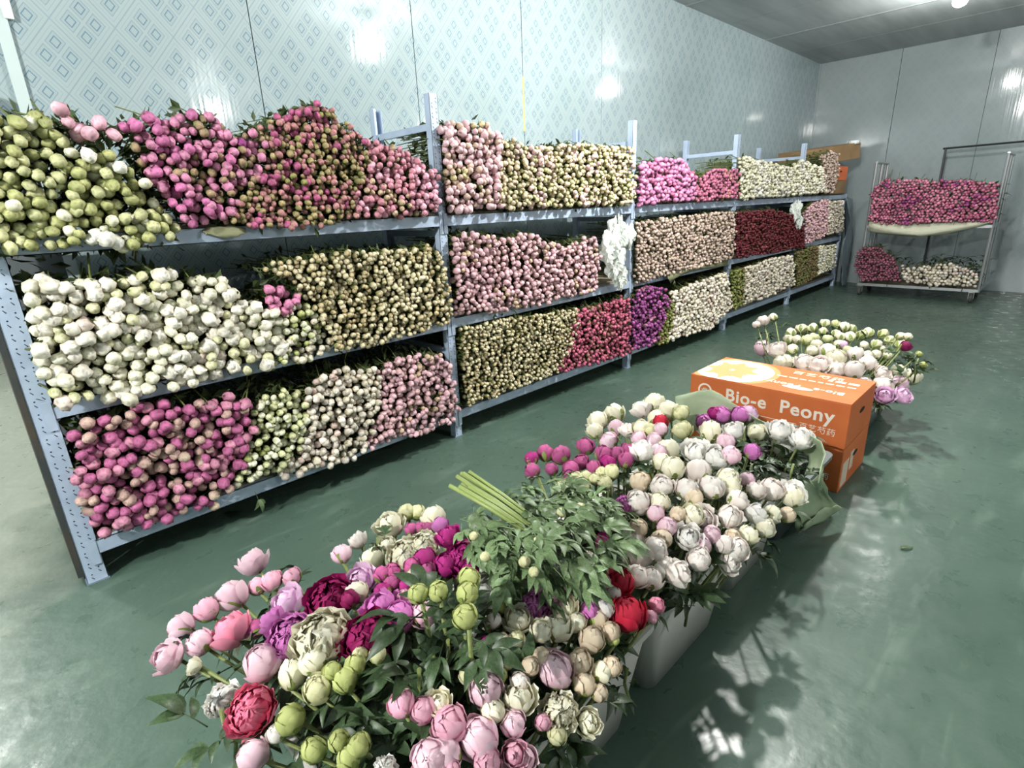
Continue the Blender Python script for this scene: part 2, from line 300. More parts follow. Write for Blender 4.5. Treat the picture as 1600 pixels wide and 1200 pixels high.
# ------------------------------------------------------------------ flower shapes
def sph(nseg, nring, f):
    V = []; F = []
    V.append(f(0, 0))
    for i in range(1, nring):
        for j in range(nseg): V.append(f(PI * i / nring, 2 * PI * j / nseg))
    V.append(f(PI, 0)); n = len(V) - 1
    for j in range(nseg): F.append((0, 1 + (j + 1) % nseg, 1 + j))
    for i in range(nring - 2):
        a = 1 + i * nseg
        for j in range(nseg): F.append((a + j, a + (j + 1) % nseg, a + nseg + (j + 1) % nseg, a + nseg + j))
    a = 1 + (nring - 2) * nseg
    for j in range(nseg): F.append((a + j, a + (j + 1) % nseg, n))
    return V, F
def bud_shape(seed, tip, base, green=.3, ruf=0, nseg=12, nring=8):
    """closed bud, axis +z, base at z=0, diameter 1: wrapped petals show as spiral ridges; green sepals hug the base"""
    r = random.Random(seed); k = r.choice((3, 4)); ph = r.random() * 6; tw = r.uniform(.6, 1.4); lean = r.uniform(0, .12); tip = lin(tip); base = lin(base); C = []
    gcol = lin((112, 128, 58))
    def f(th, a):
        # th from base(0) to tip(pi)
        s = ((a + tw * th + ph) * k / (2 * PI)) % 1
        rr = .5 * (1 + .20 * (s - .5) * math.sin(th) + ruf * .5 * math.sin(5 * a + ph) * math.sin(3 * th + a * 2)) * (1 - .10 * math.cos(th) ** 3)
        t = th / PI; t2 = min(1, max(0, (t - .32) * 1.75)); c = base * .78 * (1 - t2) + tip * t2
        c = c * (1.10 - .55 * (1 - s) ** 5 - .15 * (s > .93)) * r.uniform(.9, 1.08)  # shade in the creases between wrapped petals is put into the vertex colour
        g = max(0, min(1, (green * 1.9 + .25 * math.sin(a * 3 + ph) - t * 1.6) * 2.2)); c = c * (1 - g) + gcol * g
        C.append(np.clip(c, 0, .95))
        return (rr * math.sin(th) * math.cos(a) + lean * math.sin(t * 2), rr * math.sin(th) * math.sin(a), .5 - rr * 1.08 * math.cos(th))
    V, F = sph(nseg, nring, f); return np.array(V), F, np.array(C)
def stemmed(seed, tip, base, green, ruf, nseg=12, nring=8, stem=2.6):
    V, F, C = bud_shape(seed, tip, base, green, ruf, nseg, nring); n = len(V); sv = []; sc = lin((92, 100, 54))
    for z in (-stem, .06):
        for j in range(4): sv.append((.075 * math.cos(j * PI / 2), .075 * math.sin(j * PI / 2), z))
    F = list(F) + [(n + j, n + (j + 1) % 4, n + 4 + (j + 1) % 4, n + 4 + j) for j in range(4)]
    V = np.vstack([V, sv]); C = np.vstack([C, [sc] * 8])
    # two sepals
    r = random.Random(seed + 99)
    for k in range(3):
        a = r.random() * 6.3; n = len(V); pv = []
        for t, wd, rad in ((0, .10, .06), (.35, .2, .44), (.62, .13, .55), (.8, .0, .60)):
            zz = .02 + t * .75
            for s in (-1, 1): pv.append((rad * math.cos(a + s * wd * 1.2), rad * math.sin(a + s * wd * 1.2), zz))
        V = np.vstack([V, pv]); C = np.vstack([C, [lin((96, 112, 54)) * r.uniform(.7, 1.2)] * 8]); F += [(n + 2 * i, n + 2 * i + 1, n + 2 * i + 3, n + 2 * i + 2) for i in range(3)]
    return V, F, C

def ruffled(seed, tip, base, nseg=14, nring=9):
    return stemmed(seed, tip, base, .12, .35, nseg, nring)

def inpoly(P, poly):
    x, y = P; c = False; n = len(poly)
    for i in range(n):
        x1, y1 = poly[i]; x2, y2 = poly[(i + 1) % n]
        if (y1 > y) != (y2 > y) and x < (x2 - x1) * (y - y1) / (y2 - y1) + x1: c = not c
    return c
def join_instances(temps, insts):
    """temps: list of (V, F, C); insts: list of (temp index, 4x4) -> one mesh"""
    Vs = []; Fs = []; Cs = []; off = 0
    for k, (V, F, C) in enumerate(temps):
        Ms = [m for i, m in insts if i == k]
        if not Ms: continue
        M = np.array(Ms); n = len(V); out = np.einsum('kij,nj->kni', M[:, :3, :3], V) + M[:, None, :3, 3]
        Vs.append(out.reshape(-1, 3)); br = rng.uniform(.6, 1.15, (len(Ms), 1, 1)); Cs.append((np.clip(C[None] * br, 0, .95)).reshape(-1, 3))
        for q in range(len(Ms)): Fs += [tuple(i + off for i in f) for f in F]; off += n
    return np.vstack(Vs), Fs, np.vstack(Cs)
def basis(n, spin=0):
    n = Vector(n).normalized(); q = Vector((0, 0, 1)).rotation_difference(n); return (q @ Quaternion((0, 0, 1), spin)).to_matrix()
def soft(c, k=.26):
    c = np.array(c, float); g = c @ np.array((.3, .55, .15)); return tuple(c * (1 - k) + g * k)
CAP = {}
def fill_heads(name, poly, frame, d, pal, label, n_ind, group, kindname, stems=.55, jit=.35, lowres=False, fol=1.0, bulge=.03, sep=.85):
    """poly: list of 2D world coords in the frame; frame = (to_world(u, v, out), outward normal). pal: [(weight, tip, base, green, ruf, size)]"""
    tow, nrm, back = frame
    ns, nr = (8, 5) if lowres else (14, 9) if n_ind else (11, 7)
    d *= .88 if not lowres else 1.0
    temps = []
    for pi_, (wt, tip, base, green, ruf, sz) in enumerate(pal):
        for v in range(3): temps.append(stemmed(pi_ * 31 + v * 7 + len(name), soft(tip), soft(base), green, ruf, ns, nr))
    W = np.array([p[0] for p in pal], float); W /= W.sum()
    us = [p[0] for p in poly]; vs = [p[1] for p in poly]
    cu, cv = sum(us) / len(us), sum(vs) / len(vs)
    pts = []; step = d * sep; row = 0; v = min(vs)
    while v < max(vs):
        u = min(us) + (row % 2) * step / 2
        while u < max(us):
            P = (u + random.gauss(0, step * .16), v + random.gauss(0, step * .16))
            if inpoly(P, poly): pts.append(P)
            u += step
        v += step * .86; row += 1
    # clumps of one variety rather than salt and pepper
    insts = []
    fx = random.random() * 9; fy = random.random() * 9
    cum = np.cumsum(W)
    for (u, v) in pts:
        g = .5 + .5 * math.sin(u * 9 + fx + 2 * math.sin(v * 8)) * math.cos(v * 11 + fy); g = min(.999, max(0, .55 * g + .5 * random.random() - .02))
        pi_ = int(np.searchsorted(cum, g)); k = pi_ * 3 + random.randrange(3); sz = pal[pi_][5] * d * random.uniform(.84, 1.14)
        out = random.uniform(-bulge, bulge) + .012
        nn = Vector(nrm) + Vector((random.gauss(0, jit), random.gauss(0, jit * .5) if abs(nrm[1]) < .5 else 0, random.gauss(0, jit)))
        pos = tow(u, v, out)
        R = basis(nn, random.random() * 6.28); M = np.eye(4); M[:3, :3] = np.array(R) @ np.diag([sz, sz * random.uniform(.82, 1), sz * random.uniform(.85, 1.1)]); M[:3, 3] = np.array(pos) - np.array(nn.normalized()) * sz * .5
        insts.append((k, M))
    n_ind = min(n_ind, max(0, 298 - CAP.get(kindname, 0))); CAP[kindname] = CAP.get(kindname, 0) + min(n_ind, len(insts))
    insts.sort(key=lambda t: np.linalg.norm(t[1][:3, 3] - CAM))
    ind = insts[:n_ind]; rest = insts[n_ind:]
    ms = {}
    for k, M in ind:
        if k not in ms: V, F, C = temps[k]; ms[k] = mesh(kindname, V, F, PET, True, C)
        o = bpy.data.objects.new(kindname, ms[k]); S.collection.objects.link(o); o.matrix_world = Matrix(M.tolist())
        zu = (M[0, 3] - min(us)) / (max(us) - min(us)); zv = (M[2, 3] - min(vs)) / (max(vs) - min(vs)); hz = 'left' if zu < .34 else 'right' if zu > .66 else 'middle'; vz = 'lower' if zv < .34 else 'upper' if zv > .66 else 'central'
        tag(o, (vz + ' ' + hz + ' ' + label.replace(' buds', ' bud', 1)).replace('central middle', 'central'), 'flower', group)
    if rest:
        V, F, C = join_instances(temps, rest)
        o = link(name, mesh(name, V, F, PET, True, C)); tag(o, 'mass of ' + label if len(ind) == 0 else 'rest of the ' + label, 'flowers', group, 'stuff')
    # stems and leaves running back behind the heads
    b = np.array(back, float); b /= np.linalg.norm(b); V = []; F = []; C = []
    side = np.cross(b, (0, 0, 1.0))
    step_ = 2 if lowres else 1
    for k, M in insts[::step_]:
        p0 = M[:3, 3] + b * .01; ln = stems * random.uniform(.75, 1); p1 = p0 + b * ln + np.array((0, 0, random.uniform(-.03, .03))) + side * random.uniform(-.03, .03)
        r = d * .075; n = len(V)
        for p in (p0, p1):
            for a in (0, 2.1, 4.2): V.append(p + side * r * math.cos(a) + np.array((0, 0, r * math.sin(a)))); C.append(lin((86, 94, 50)))
        F += [(n, n + 1, n + 4, n + 3), (n + 1, n + 2, n + 5, n + 4), (n + 2, n, n + 3, n + 5)]
        for q in range(6 if not lowres else 2):
            if random.random() > fol: continue
            c = p0 + b * (d * random.uniform(.5, 1.6) + (random.random() ** 3) * .35) + side * random.gauss(0, d * .6) + np.array((0, 0, random.gauss(0, d * .5)))
            L = d * random.uniform(1.2, 2.0); wv = L * .2; dr = np.array([random.gauss(0, 1), random.gauss(0, 1), random.gauss(0, 1)]); dr /= np.linalg.norm(dr); nn = np.cross(dr, [random.gauss(0, 1), random.gauss(0, 1), random.gauss(0, 1)]); nn /= np.linalg.norm(nn) + 1e-6
            s2 = np.cross(dr, nn); n = len(V); cc = lin((58, 72, 38)) * random.uniform(.5, 1.3)
            V += [c - dr * L / 2, c + s2 * wv + nn * wv * .3, c + dr * L / 2, c - s2 * wv + nn * wv * .3]; C += [cc] * 4; F += [(n, n + 1, n + 2), (n, n + 2, n + 3)]
    o = link('peony_stems', mesh('peony_stems', V, F, PET, False, C)); tag(o, 'green stems and leaves lying behind the ' + label, 'stems', group, 'stuff')
    return len(insts)
FY = (lambda u, v, out: (u, -.035 - out, v), (0, -1, 0), (0, 1, 0))
def yp(*pts, y=-.045): return [(float(onY(a, b, y)[0]), float(onY(a, b, y)[2])) for a, b in pts]
# palettes: weight, tip, base, green, ruffle, size
CRG = [(5, (210, 210, 146), (144, 148, 76), .34, .03, 1), (3, (182, 184, 108), (122, 130, 60), .42, 0, 1), (2, (240, 236, 206), (196, 196, 132), .25, .05, 1), (1, (246, 242, 228), (226, 224, 196), .1, .2, 1.25)]
MAG = [(4, (222, 108, 172), (180, 74, 130), .15, .06, 1.05), (3, (236, 138, 184), (184, 98, 130), .25, .05, 1), (3, (176, 140, 104), (110, 108, 56), .5, 0, .85), (1, (176, 60, 150), (140, 40, 110), .05, .25, 1.1)]
OLI = [(6, (182, 156, 100), (116, 118, 58), .5, 0, .95), (3, (206, 128, 130), (140, 110, 76), .35, 0, 1), (2, (206, 86, 140), (150, 66, 104), .15, .1, 1.15), (2, (160, 150, 78), (104, 112, 52), .6, 0, .9)]
PNK = [(4, (246, 176, 202), (206, 122, 150), .12, .08, 1.1), (3, (226, 138, 160), (182, 108, 116), .25, 0, 1), (2, (214, 176, 140), (160, 138, 92), .4, 0, .9)]
WHT = [(5, (240, 234, 208), (212, 208, 160), .14, .12, 1.05), (3, (246, 238, 222), (222, 212, 180), .08, .3, 1.2), (3, (226, 222, 172), (182, 184, 112), .35, .03, .92), (1, (236, 214, 200), (206, 180, 160), .05, .3, 1.15)]
BRN = [(6, (232, 216, 168), (120, 98, 60), .42, 0, 1), (3, (208, 184, 130), (112, 92, 54), .5, 0, .95), (1, (238, 222, 180), (172, 150, 96), .3, 0, 1.08)]
ROS = [(4, (222, 134, 166), (176, 84, 122), .08, .08, 1.05), (3, (204, 92, 150), (160, 58, 112), .04, .12, 1.05), (3, (206, 164, 148), (150, 98, 104), .28, .04, .95), (1, (216, 190, 160), (176, 130, 118), .25, 0, .95)]
GRW = [(4, (224, 224, 164), (150, 162, 84), .45, 0, 1), (2, (240, 238, 208), (190, 194, 124), .28, .05, 1), (1, (184, 190, 104), (128, 142, 62), .55, 0, .9)]
CRP = [(5, (240, 226, 202), (196, 178, 136), .25, .06, 1), (3, (244, 232, 216), (214, 190, 160), .15, .1, 1.05), (2, (230, 196, 184), (176, 140, 116), .3, 0, .95)]
DPK = [(5, (236, 182, 190), (180, 122, 120), .28, 0, 1), (3, (238, 186, 198), (198, 134, 146), .15, .05, 1.08), (2, (224, 186, 152), (160, 122, 88), .38, 0, .95)]
DBR = [(5, (222, 190, 172), (132, 98, 82), .35, 0, 1), (2, (232, 204, 184), (152, 116, 98), .3, 0, 1)]
LPK = [(8, (250, 202, 210), (230, 168, 180), .1, .15, 1.15), (3, (240, 200, 180), (204, 160, 124), .25, .03, 1), (2, (228, 210, 150), (166, 150, 86), .4, 0, .9)]
CPO = [(4, (236, 212, 176), (176, 146, 92), .32, .02, 1), (3, (232, 222, 160), (168, 164, 84), .4, 0, 1), (2, (246, 206, 200), (220, 166, 164), .1, .15, 1.1)]
HOT = [(4, (240, 140, 198), (210, 104, 164), .04, .12, 1.05), (2, (226, 112, 166), (176, 76, 124), .08, .1, 1)]
RED = [(4, (126, 24, 40), (74, 16, 24), .04, .05, 1), (1, (164, 60, 70), (92, 30, 34), .2, 0, .9)]
RRD = [(4, (216, 92, 126), (150, 50, 80), .12, .05, 1), (2, (196, 108, 110), (112, 70, 62), .35, 0, .95)]
PUR = [(4, (178, 74, 158), (122, 40, 110), .06, .08, 1), (1, (200, 110, 160), (140, 70, 110), .15, 0, 1)]
OLG = [(4, (150, 146, 70), (92, 100, 44), .6, 0, 1), (1, (146, 92, 70), (96, 66, 44), .4, 0, 1)]
CRW = [(4, (246, 240, 210), (216, 206, 150), .2, .06, 1), (2, (250, 244, 232), (228, 218, 190), .1, .15, 1.1)]
jobs = [
 # name, polygon, d, palette, label, individuals, kind name
 ('green_cream_buds', [(-70, 205), (0, 185), (60, 172), (80, 200), (112, 228), (185, 238), (222, 285), (262, 330), (285, 368), (190, 388), (60, 390), (-70, 396)], .050, CRG, 'green-tinged cream peony buds on the top shelf of the nearest bay', 260, 'cream_peony_bud'),
 ('pink_crest', [(78, 180), (92, 156), (112, 178), (165, 188), (192, 205), (170, 232), (125, 230), (95, 212)], .058, [(3, (242, 178, 198), (214, 140, 160), .12, .05, 1), (1, (226, 140, 158), (190, 110, 120), .2, 0, .9)], 'large light pink peony buds on the crest above the green-tinged cream ones', 40, 'pink_peony_bud'),
 ('magenta_buds', [(190, 195), (235, 168), (260, 192), (295, 176), (330, 186), (385, 208), (408, 205), (420, 240), (385, 300), (350, 345), (290, 352), (258, 310), (215, 250)], .044, MAG, 'magenta peony buds on the top shelf between the cream and the olive ones', 230, 'magenta_peony_bud'),
 ('olive_buds', [(402, 200), (440, 178), (500, 160), (535, 188), (562, 218), (578, 255), (560, 300), (550, 340), (520, 352), (460, 357), (345, 350), (385, 300), (420, 245)], .034, OLI, 'small olive and pink peony buds in the tallest heap of the top shelf', 280, 'olive_peony_bud'),
 ('pink_buds', [(572, 218), (600, 225), (630, 235), (662, 255), (680, 265), (684, 334), (600, 342), (555, 340), (556, 300), (576, 255)], .040, PNK, 'pink peony buds at the end of the nearest bay, top shelf', 100, 'pink_peony_bud'),
 ('white_buds', [(33, 440), (60, 435), (100, 440), (180, 436), (240, 424), (300, 432), (350, 440), (388, 460), (412, 478), (440, 500), (450, 545), (410, 572), (240, 612), (215, 626), (72, 626), (55, 560)], .056, WHT, 'creamy white peony buds on the middle shelf of the nearest bay', 300, 'white_peony_bud'),
 ('pink_cluster', [(402, 452), (440, 446), (470, 466), (455, 494), (415, 490)], .050, [(1, (232, 130, 178), (200, 92, 140), .05, .2, 1)], 'bright pink peony buds resting among the white ones, middle shelf', 30, 'pink_peony_bud'),
 ('cream_buds', [(440, 500), (455, 480), (480, 470), (500, 500), (520, 545), (505, 556), (440, 572), (415, 572), (450, 545)], .040, GRW + CRP[:2], 'small cream peony buds between the white and the brown-cream ones', 60, 'cream_peony_bud'),
 ('brown_cream_buds', [(415, 425), (430, 410), (470, 402), (560, 392), (620, 392), (665, 382), (690, 402), (702, 450), (706, 502), (600, 536), (525, 552), (500, 500), (480, 468), (455, 440)], .033, BRN, 'small brown and cream peony buds on the middle shelf of the nearest bay', 300, 'brown_peony_bud'),
 ('rose_buds', [(105, 668), (150, 650), (230, 634), (300, 625), (350, 616), (398, 632), (395, 690), (368, 745), (335, 790), (150, 838), (125, 780)], .053, ROS, 'rose pink peony buds on the bottom shelf of the nearest bay', 260, 'rose_peony_bud'),
 ('green_white_buds', [(400, 630), (440, 606), (470, 616), (482, 650), (470, 700), (425, 742), (352, 770), (375, 735), (395, 690)], .040, GRW, 'green-white peony buds beside the rose ones on the bottom shelf', 120, 'cream_peony_bud'),
 ('cream_pink_buds', [(474, 612), (500, 590), (540, 576), (585, 572), (598, 600), (580, 680), (560, 712), (440, 748), (430, 738), (470, 700), (482, 650)], .042, CRP, 'cream-pink peony buds in the middle of the bottom shelf', 160, 'cream_peony_bud'),
 ('dusty_pink_buds', [(588, 575), (640, 556), (690, 552), (708, 585), (716, 645), (700, 664), (600, 692), (562, 708), (585, 670), (600, 600)], .039, DPK, 'dusty pink peony buds at the end of the bottom shelf, nearest bay', 170, 'pink_peony_bud'),
 ('light_pink_buds', [(692, 192), (750, 190), (782, 212), (776, 250), (782, 322), (700, 332), (694, 250)], .042, LPK, 'light pink peony buds piled against the second post, top shelf', 0, 'x'),
 ('pink_cream_buds', [(782, 214), (830, 232), (890, 226), (898, 260), (870, 322), (782, 328), (776, 270)], .037, CPO, 'pale pink and cream peony buds on the top shelf of the second bay', 0, 'x'),
 ('cream_gold_buds', [(885, 228), (940, 226), (986, 232), (990, 320), (870, 324), (892, 270)], .037, CPO, 'yellow-cream peony buds at the end of the second bay, top shelf', 0, 'x'),
 ('mauve_pink_buds', [(706, 372), (745, 362), (790, 372), (830, 364), (880, 388), (925, 366), (936, 400), (932, 452), (840, 476), (780, 486), (715, 492)], .039, DPK, 'dusty pink peony buds on the middle shelf of the second bay', 0, 'x'),
 ('tan_buds', [(720, 514), (780, 498), (870, 488), (898, 482), (905, 500), (892, 540), (868, 580), (780, 615), (728, 634)], .029, BRN, 'tiny tan and cream peony buds on the bottom shelf of the second bay', 0, 'x'),
 ('red_pink_buds', [(900, 486), (940, 474), (980, 462), (985, 552), (940, 566), (866, 582), (885, 535)], .034, RRD, 'red-pink peony buds at the end of the second bay, bottom shelf', 0, 'x'),
 ('hot_pink_buds', [(997, 258), (1030, 248), (1070, 250), (1088, 280), (1082, 312), (997, 320)], .042, HOT, 'hot pink peony buds on the top shelf of the third bay', 0, 'x'),
 ('rose_red_buds', [(1085, 300), (1100, 270), (1118, 262), (1152, 266), (1152, 310), (1080, 314)], .036, [(3, (220, 110, 150), (150, 70, 100), .15, 0, 1), (1, (214, 140, 130), (140, 90, 80), .3, 0, 1)], 'rose pink peony buds beside the hot pink ones, top shelf', 0, 'x'),
 ('brown_pink_buds', [(993, 348), (1030, 342), (1080, 338), (1120, 332), (1146, 332), (1146, 402), (1060, 426), (993, 442)], .034, DBR, 'brown-pink peony buds on the middle shelf of the third bay', 0, 'x'),
 ('purple_buds', [(990, 456), (1010, 446), (1036, 450), (1042, 470), (1035, 505), (1020, 536), (988, 546), (985, 500)], .036, PUR, 'purple peony buds on the bottom shelf of the third bay', 0, 'x'),
 ('olive_strip', [(1042, 465), (1052, 478), (1048, 505), (1042, 535), (1020, 540), (1035, 505)], .030, OLG, 'strip of olive peony buds beside the purple ones', 0, 'x'),
 ('blush_buds', [(1048, 458), (1100, 436), (1135, 426), (1144, 480), (1110, 512), (1042, 532), (1050, 500)], .036, CRP, 'blush and cream peony buds on the bottom shelf of the third bay', 0, 'x'),
 ('butter_buds', [(1157, 244), (1190, 252), (1232, 262), (1240, 305), (1156, 312)], .036, CRW, 'butter cream peony buds on the top shelf of the fourth bay', 0, 'x'),
 ('white_heap_buds', [(1232, 264), (1250, 250), (1284, 262), (1290, 300), (1240, 306)], .038, CRW, 'white peony buds in front of the fifth post, top shelf', 0, 'x'),
 ('brown_pink_heap', [(1282, 244), (1298, 236), (1308, 240), (1308, 280), (1298, 302), (1284, 302)], .036, DBR, 'brown-pink peony buds beside the stacked cartons, top shelf', 0, 'x'),
 ('dark_red_buds', [(1148, 332), (1200, 326), (1236, 336), (1254, 356), (1254, 386), (1148, 404)], .034, RED, 'dark red peony buds on the middle shelf of the fourth bay', 0, 'x'),
 ('pale_pink_end_buds', [(1256, 330), (1275, 314), (1294, 312), (1290, 366), (1258, 382)], .034, DPK, 'pale pink peony buds on the middle shelf of the last bay', 0, 'x'),
 ('grey_cream_end_buds', [(1292, 314), (1316, 314), (1316, 360), (1290, 368)], .034, CRP, 'grey-cream peony buds at the end of the last bay, middle shelf', 0, 'x'),
 ('green_strip', [(1144, 424), (1162, 418), (1160, 478), (1143, 484)], .030, OLG, 'strip of green and brown buds beside the fourth post, bottom shelf', 0, 'x'),
 ('ivory_buds', [(1162, 420), (1200, 406), (1238, 398), (1240, 445), (1160, 478)], .036, CRP, 'ivory peony buds on the bottom shelf of the fourth bay', 0, 'x'),
 ('brown_green_end_buds', [(1244, 392), (1276, 384), (1276, 430), (1244, 448)], .030, [(3, (140, 104, 70), (92, 84, 44), .5, 0, 1), (2, (120, 120, 66), (84, 92, 44), .6, 0, 1)], 'brown-green peony buds on the bottom shelf of the last bay', 0, 'x'),
 ('cream_end_buds', [(1276, 386), (1304, 382), (1304, 416), (1276, 430)], .034, CRW, 'cream peony buds at the end of the last bay, bottom shelf', 0, 'x'),
]
tot = 0
for nm, poly, d, pal, lab, ni, kn in jobs:
    far = min(p_[0] for p_ in poly) > 985
    tot += fill_heads(nm, yp(*poly), FY, d, pal, lab, ni, lab, kn, lowres=far, stems=.5, bulge=.022 if far else .034)
print('shelf heads', tot)

# ------------------------------------------------------------------ petal-built flowers for the tubs
def petal(V, F, C, R, th0, th1, az, hw, curl, ruf, r, tip, base, nu=5, nv=6, cz=0, sq=1.0, til=0):
    n = len(V); k = r.uniform(.9, 1.1); p1, p2 = r.random() * 6, r.random() * 6
    for j in range(nv):
        v = j / (nv - 1); th = th0 + (th1 - th0) * v; wv = hw * (math.sin(PI * (.14 + .70 * v)) ** .7)
        for i in range(nu):
            u = -1 + 2 * i / (nu - 1); rr = R * (1 + curl * v ** 3 - .05 * u * u * (1 - v) + ruf * v * v * (math.sin(p1 + u * 5) * .7 + math.sin(p2 + u * 9) * .3) + .03 * math.sin(p2 + v * 5 + u * 2))
            a = az + wv * u + ruf * .3 * math.sin(p1 + v * 5); th2 = th - .10 * u * u * v
            V.append((rr * math.sin(th2) * math.cos(a), rr * math.sin(th2) * math.sin(a), cz + (1 - rr * math.cos(th2)) * sq))
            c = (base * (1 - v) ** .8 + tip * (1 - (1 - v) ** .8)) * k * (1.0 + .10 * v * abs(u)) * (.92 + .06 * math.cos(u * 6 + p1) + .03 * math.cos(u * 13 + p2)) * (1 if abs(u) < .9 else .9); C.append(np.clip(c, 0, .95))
    if til:
        q = Quaternion((r.gauss(0, 1), r.gauss(0, 1), 0), r.gauss(0, til)); o_ = Vector((0, 0, 1))
        for i in range(n, len(V)): V[i] = tuple(q @ (Vector(V[i]) - o_) + o_)
    for j in range(nv - 1):
        for i in range(nu - 1): a = n + j * nu + i; F.append((a, a + 1, a + nu + 1, a + nu))
def flower(kind, seed, tip, base, green=0.0):
    r = random.Random(seed); V = []; F = []; C = []; tip = lin(soft(tip, .02)); base = lin(soft(base, .08)); D = math.radians
    gc = lin((150, 162, 84)); base = base * (1 - green) + gc * green
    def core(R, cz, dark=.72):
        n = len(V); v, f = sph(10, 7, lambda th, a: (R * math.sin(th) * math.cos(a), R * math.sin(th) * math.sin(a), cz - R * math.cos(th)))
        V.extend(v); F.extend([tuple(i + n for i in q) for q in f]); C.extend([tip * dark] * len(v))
    TL = {'bud': 0, 'ball': .08, 'cup': .10, 'bloom': .26, 'pompon': .28}[kind]
    def ring(k, R, t0, t1, hw, curl, ruf, dt=6, **kw):
        o = r.random() * 6
        for i in range(k): petal(V, F, C, R * r.uniform(.96, 1.05), D(t0), D(t1 + r.uniform(-dt, dt)), o + 2 * PI * i / k + r.uniform(-.25, .25), D(hw) * r.uniform(.85, 1.15), curl, ruf, r, tip, base, til=TL, **kw)
    if kind == 'bud':
        core(.86, 1, .85); ring(3, .90, 8, 180, 70, 0, .03); ring(4, .98, 4, 162, 56, .01, .03, 10); ring(4, 1.05, 2, 126, 46, .03, .035, 20)
    elif kind == 'ball':
        core(.78, 1.02, .8); ring(5, .86, 20, 186, 55, .02, .04); ring(5, .95, 10, 168, 52, .03, .04, 8); ring(5, 1.02, 6, 146, 48, .05, .04, 12); ring(4, 1.10, 2, 116, 44, .10, .05, 14)
    elif kind == 'cup':
        core(.6, .92, .8); ring(6, .70, 30, 180, 50, .03, .08, cz=-.05); ring(6, .84, 20, 158, 46, .08, .07, 10); ring(6, 1.0, 8, 132, 42, .16, .07, 12); ring(6, 1.18, 2, 104, 40, .26, .08, 14)
    elif kind == 'bloom':
        core(.70, 1.0, .8); ring(6, .80, 60, 186, 34, .04, .12, 12, cz=.08); ring(9, .92, 50, 170, 30, .06, .12, 12, cz=.05); ring(11, 1.03, 40, 152, 26, .10, .12, 12); ring(12, 1.14, 25, 134, 26, .12, .11, 12); ring(10, 1.24, 12, 114, 30, .16, .10, 10); ring(7, 1.36, 4, 92, 38, .18, .09, 8)
    elif kind == 'pompon':
        core(.66, 1.0, .85)
        for t0, t1, R, k in ((70, 180, .76, 10), (60, 166, .88, 14), (45, 150, 1.0, 16), (30, 132, 1.10, 16), (16, 112, 1.2, 14)): ring(k, R, t0, t1, 16, .10, .15, 9, nu=4, nv=5)
        ring(7, 1.3, 4, 82, 36, .2, .1, 8)
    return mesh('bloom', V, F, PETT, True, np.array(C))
def calyx_mesh():
    V = []; F = []; r = random.Random(3)
    for i in range(5):
        az = 2 * PI * i / 5; n = len(V); L = r.uniform(70, 100)
        for j in range(5):
            v = j / 4; th = math.radians(L * v); wd = .42 * math.sin(PI * (.2 + .72 * v)); rr = 1.09
            for u in (-1, 0, 1): a = az + u * wd; V.append((rr * math.sin(th) * math.cos(a), rr * math.sin(th) * math.sin(a), 1 - rr * math.cos(th)))
        for j in range(4):
            for i2 in range(2): a = n + j * 3 + i2; F.append((a, a + 1, a + 4, a + 3))
    return mesh('calyx', V, F, SEPAL, True)
CALYX = calyx_mesh()
_m = MB().tube([(0, 0, 0), (.01, 0, .33), (0, .006, .66), (0, 0, 1)], .0042, 6); STEMM = mesh('stem', _m.V, _m.F, STEM, True)
def leaflet(V, F, p, d, up, L, W, r, droop=.3):
    p = Vector(p); d = Vector(d).normalized(); s = d.cross(Vector(up)).normalized(); u = s.cross(d).normalized(); n = len(V); k = 6
    for j in range(k):
        t = j / (k - 1); c = p + d * (L * t) - u * (droop * L * t * t) + u * (.12 * L * math.sin(t * 3)); wv = W * math.sin(PI * min(1, .06 + .94 * t) ** .8) if j < k - 1 else 0.0004
        V += [tuple(c - s * wv + u * wv * .35), tuple(c), tuple(c + s * wv + u * wv * .35)]
    for j in range(k - 1):
        for i in (0, 1): a = n + 3 * j + i; F.append((a, a + 1, a + 4, a + 3))
def leaf_mesh(seed, m=LEAF):
    """compound peony leaf, 1 unit long, growing along +x: three to five pointed leaflets on a stalk"""
    r = random.Random(seed); V = []; F = []
    b = MB().tube([(0, 0, 0), (.22, 0, .03), (.45, 0, .02)], .012, 4); V += b.V; F += b.F
    leaflet(V, F, (.44, 0, .02), (1, 0, r.uniform(-.1, .2)), (0, 0, 1), .58, .115, r, r.uniform(.05, .35))
    for sgn in (-1, 1):
        leaflet(V, F, (.42, 0, .02), (.75, sgn * r.uniform(.45, .8), r.uniform(-.1, .2)), (0, 0, 1), r.uniform(.42, .52), .095, r, r.uniform(.1, .4))
        if r.random() < .7: leaflet(V, F, (.26, 0, .03), (.55, sgn * .9, r.uniform(-.1, .2)), (0, 0, 1), r.uniform(.34, .42), .08, r, r.uniform(.1, .4))
    return mesh('leaf', V, F, m, True)
LEAFS = [leaf_mesh(i) for i in range(5)]; LEAFSP = [leaf_mesh(20 + i, LEAFP) for i in range(5)]
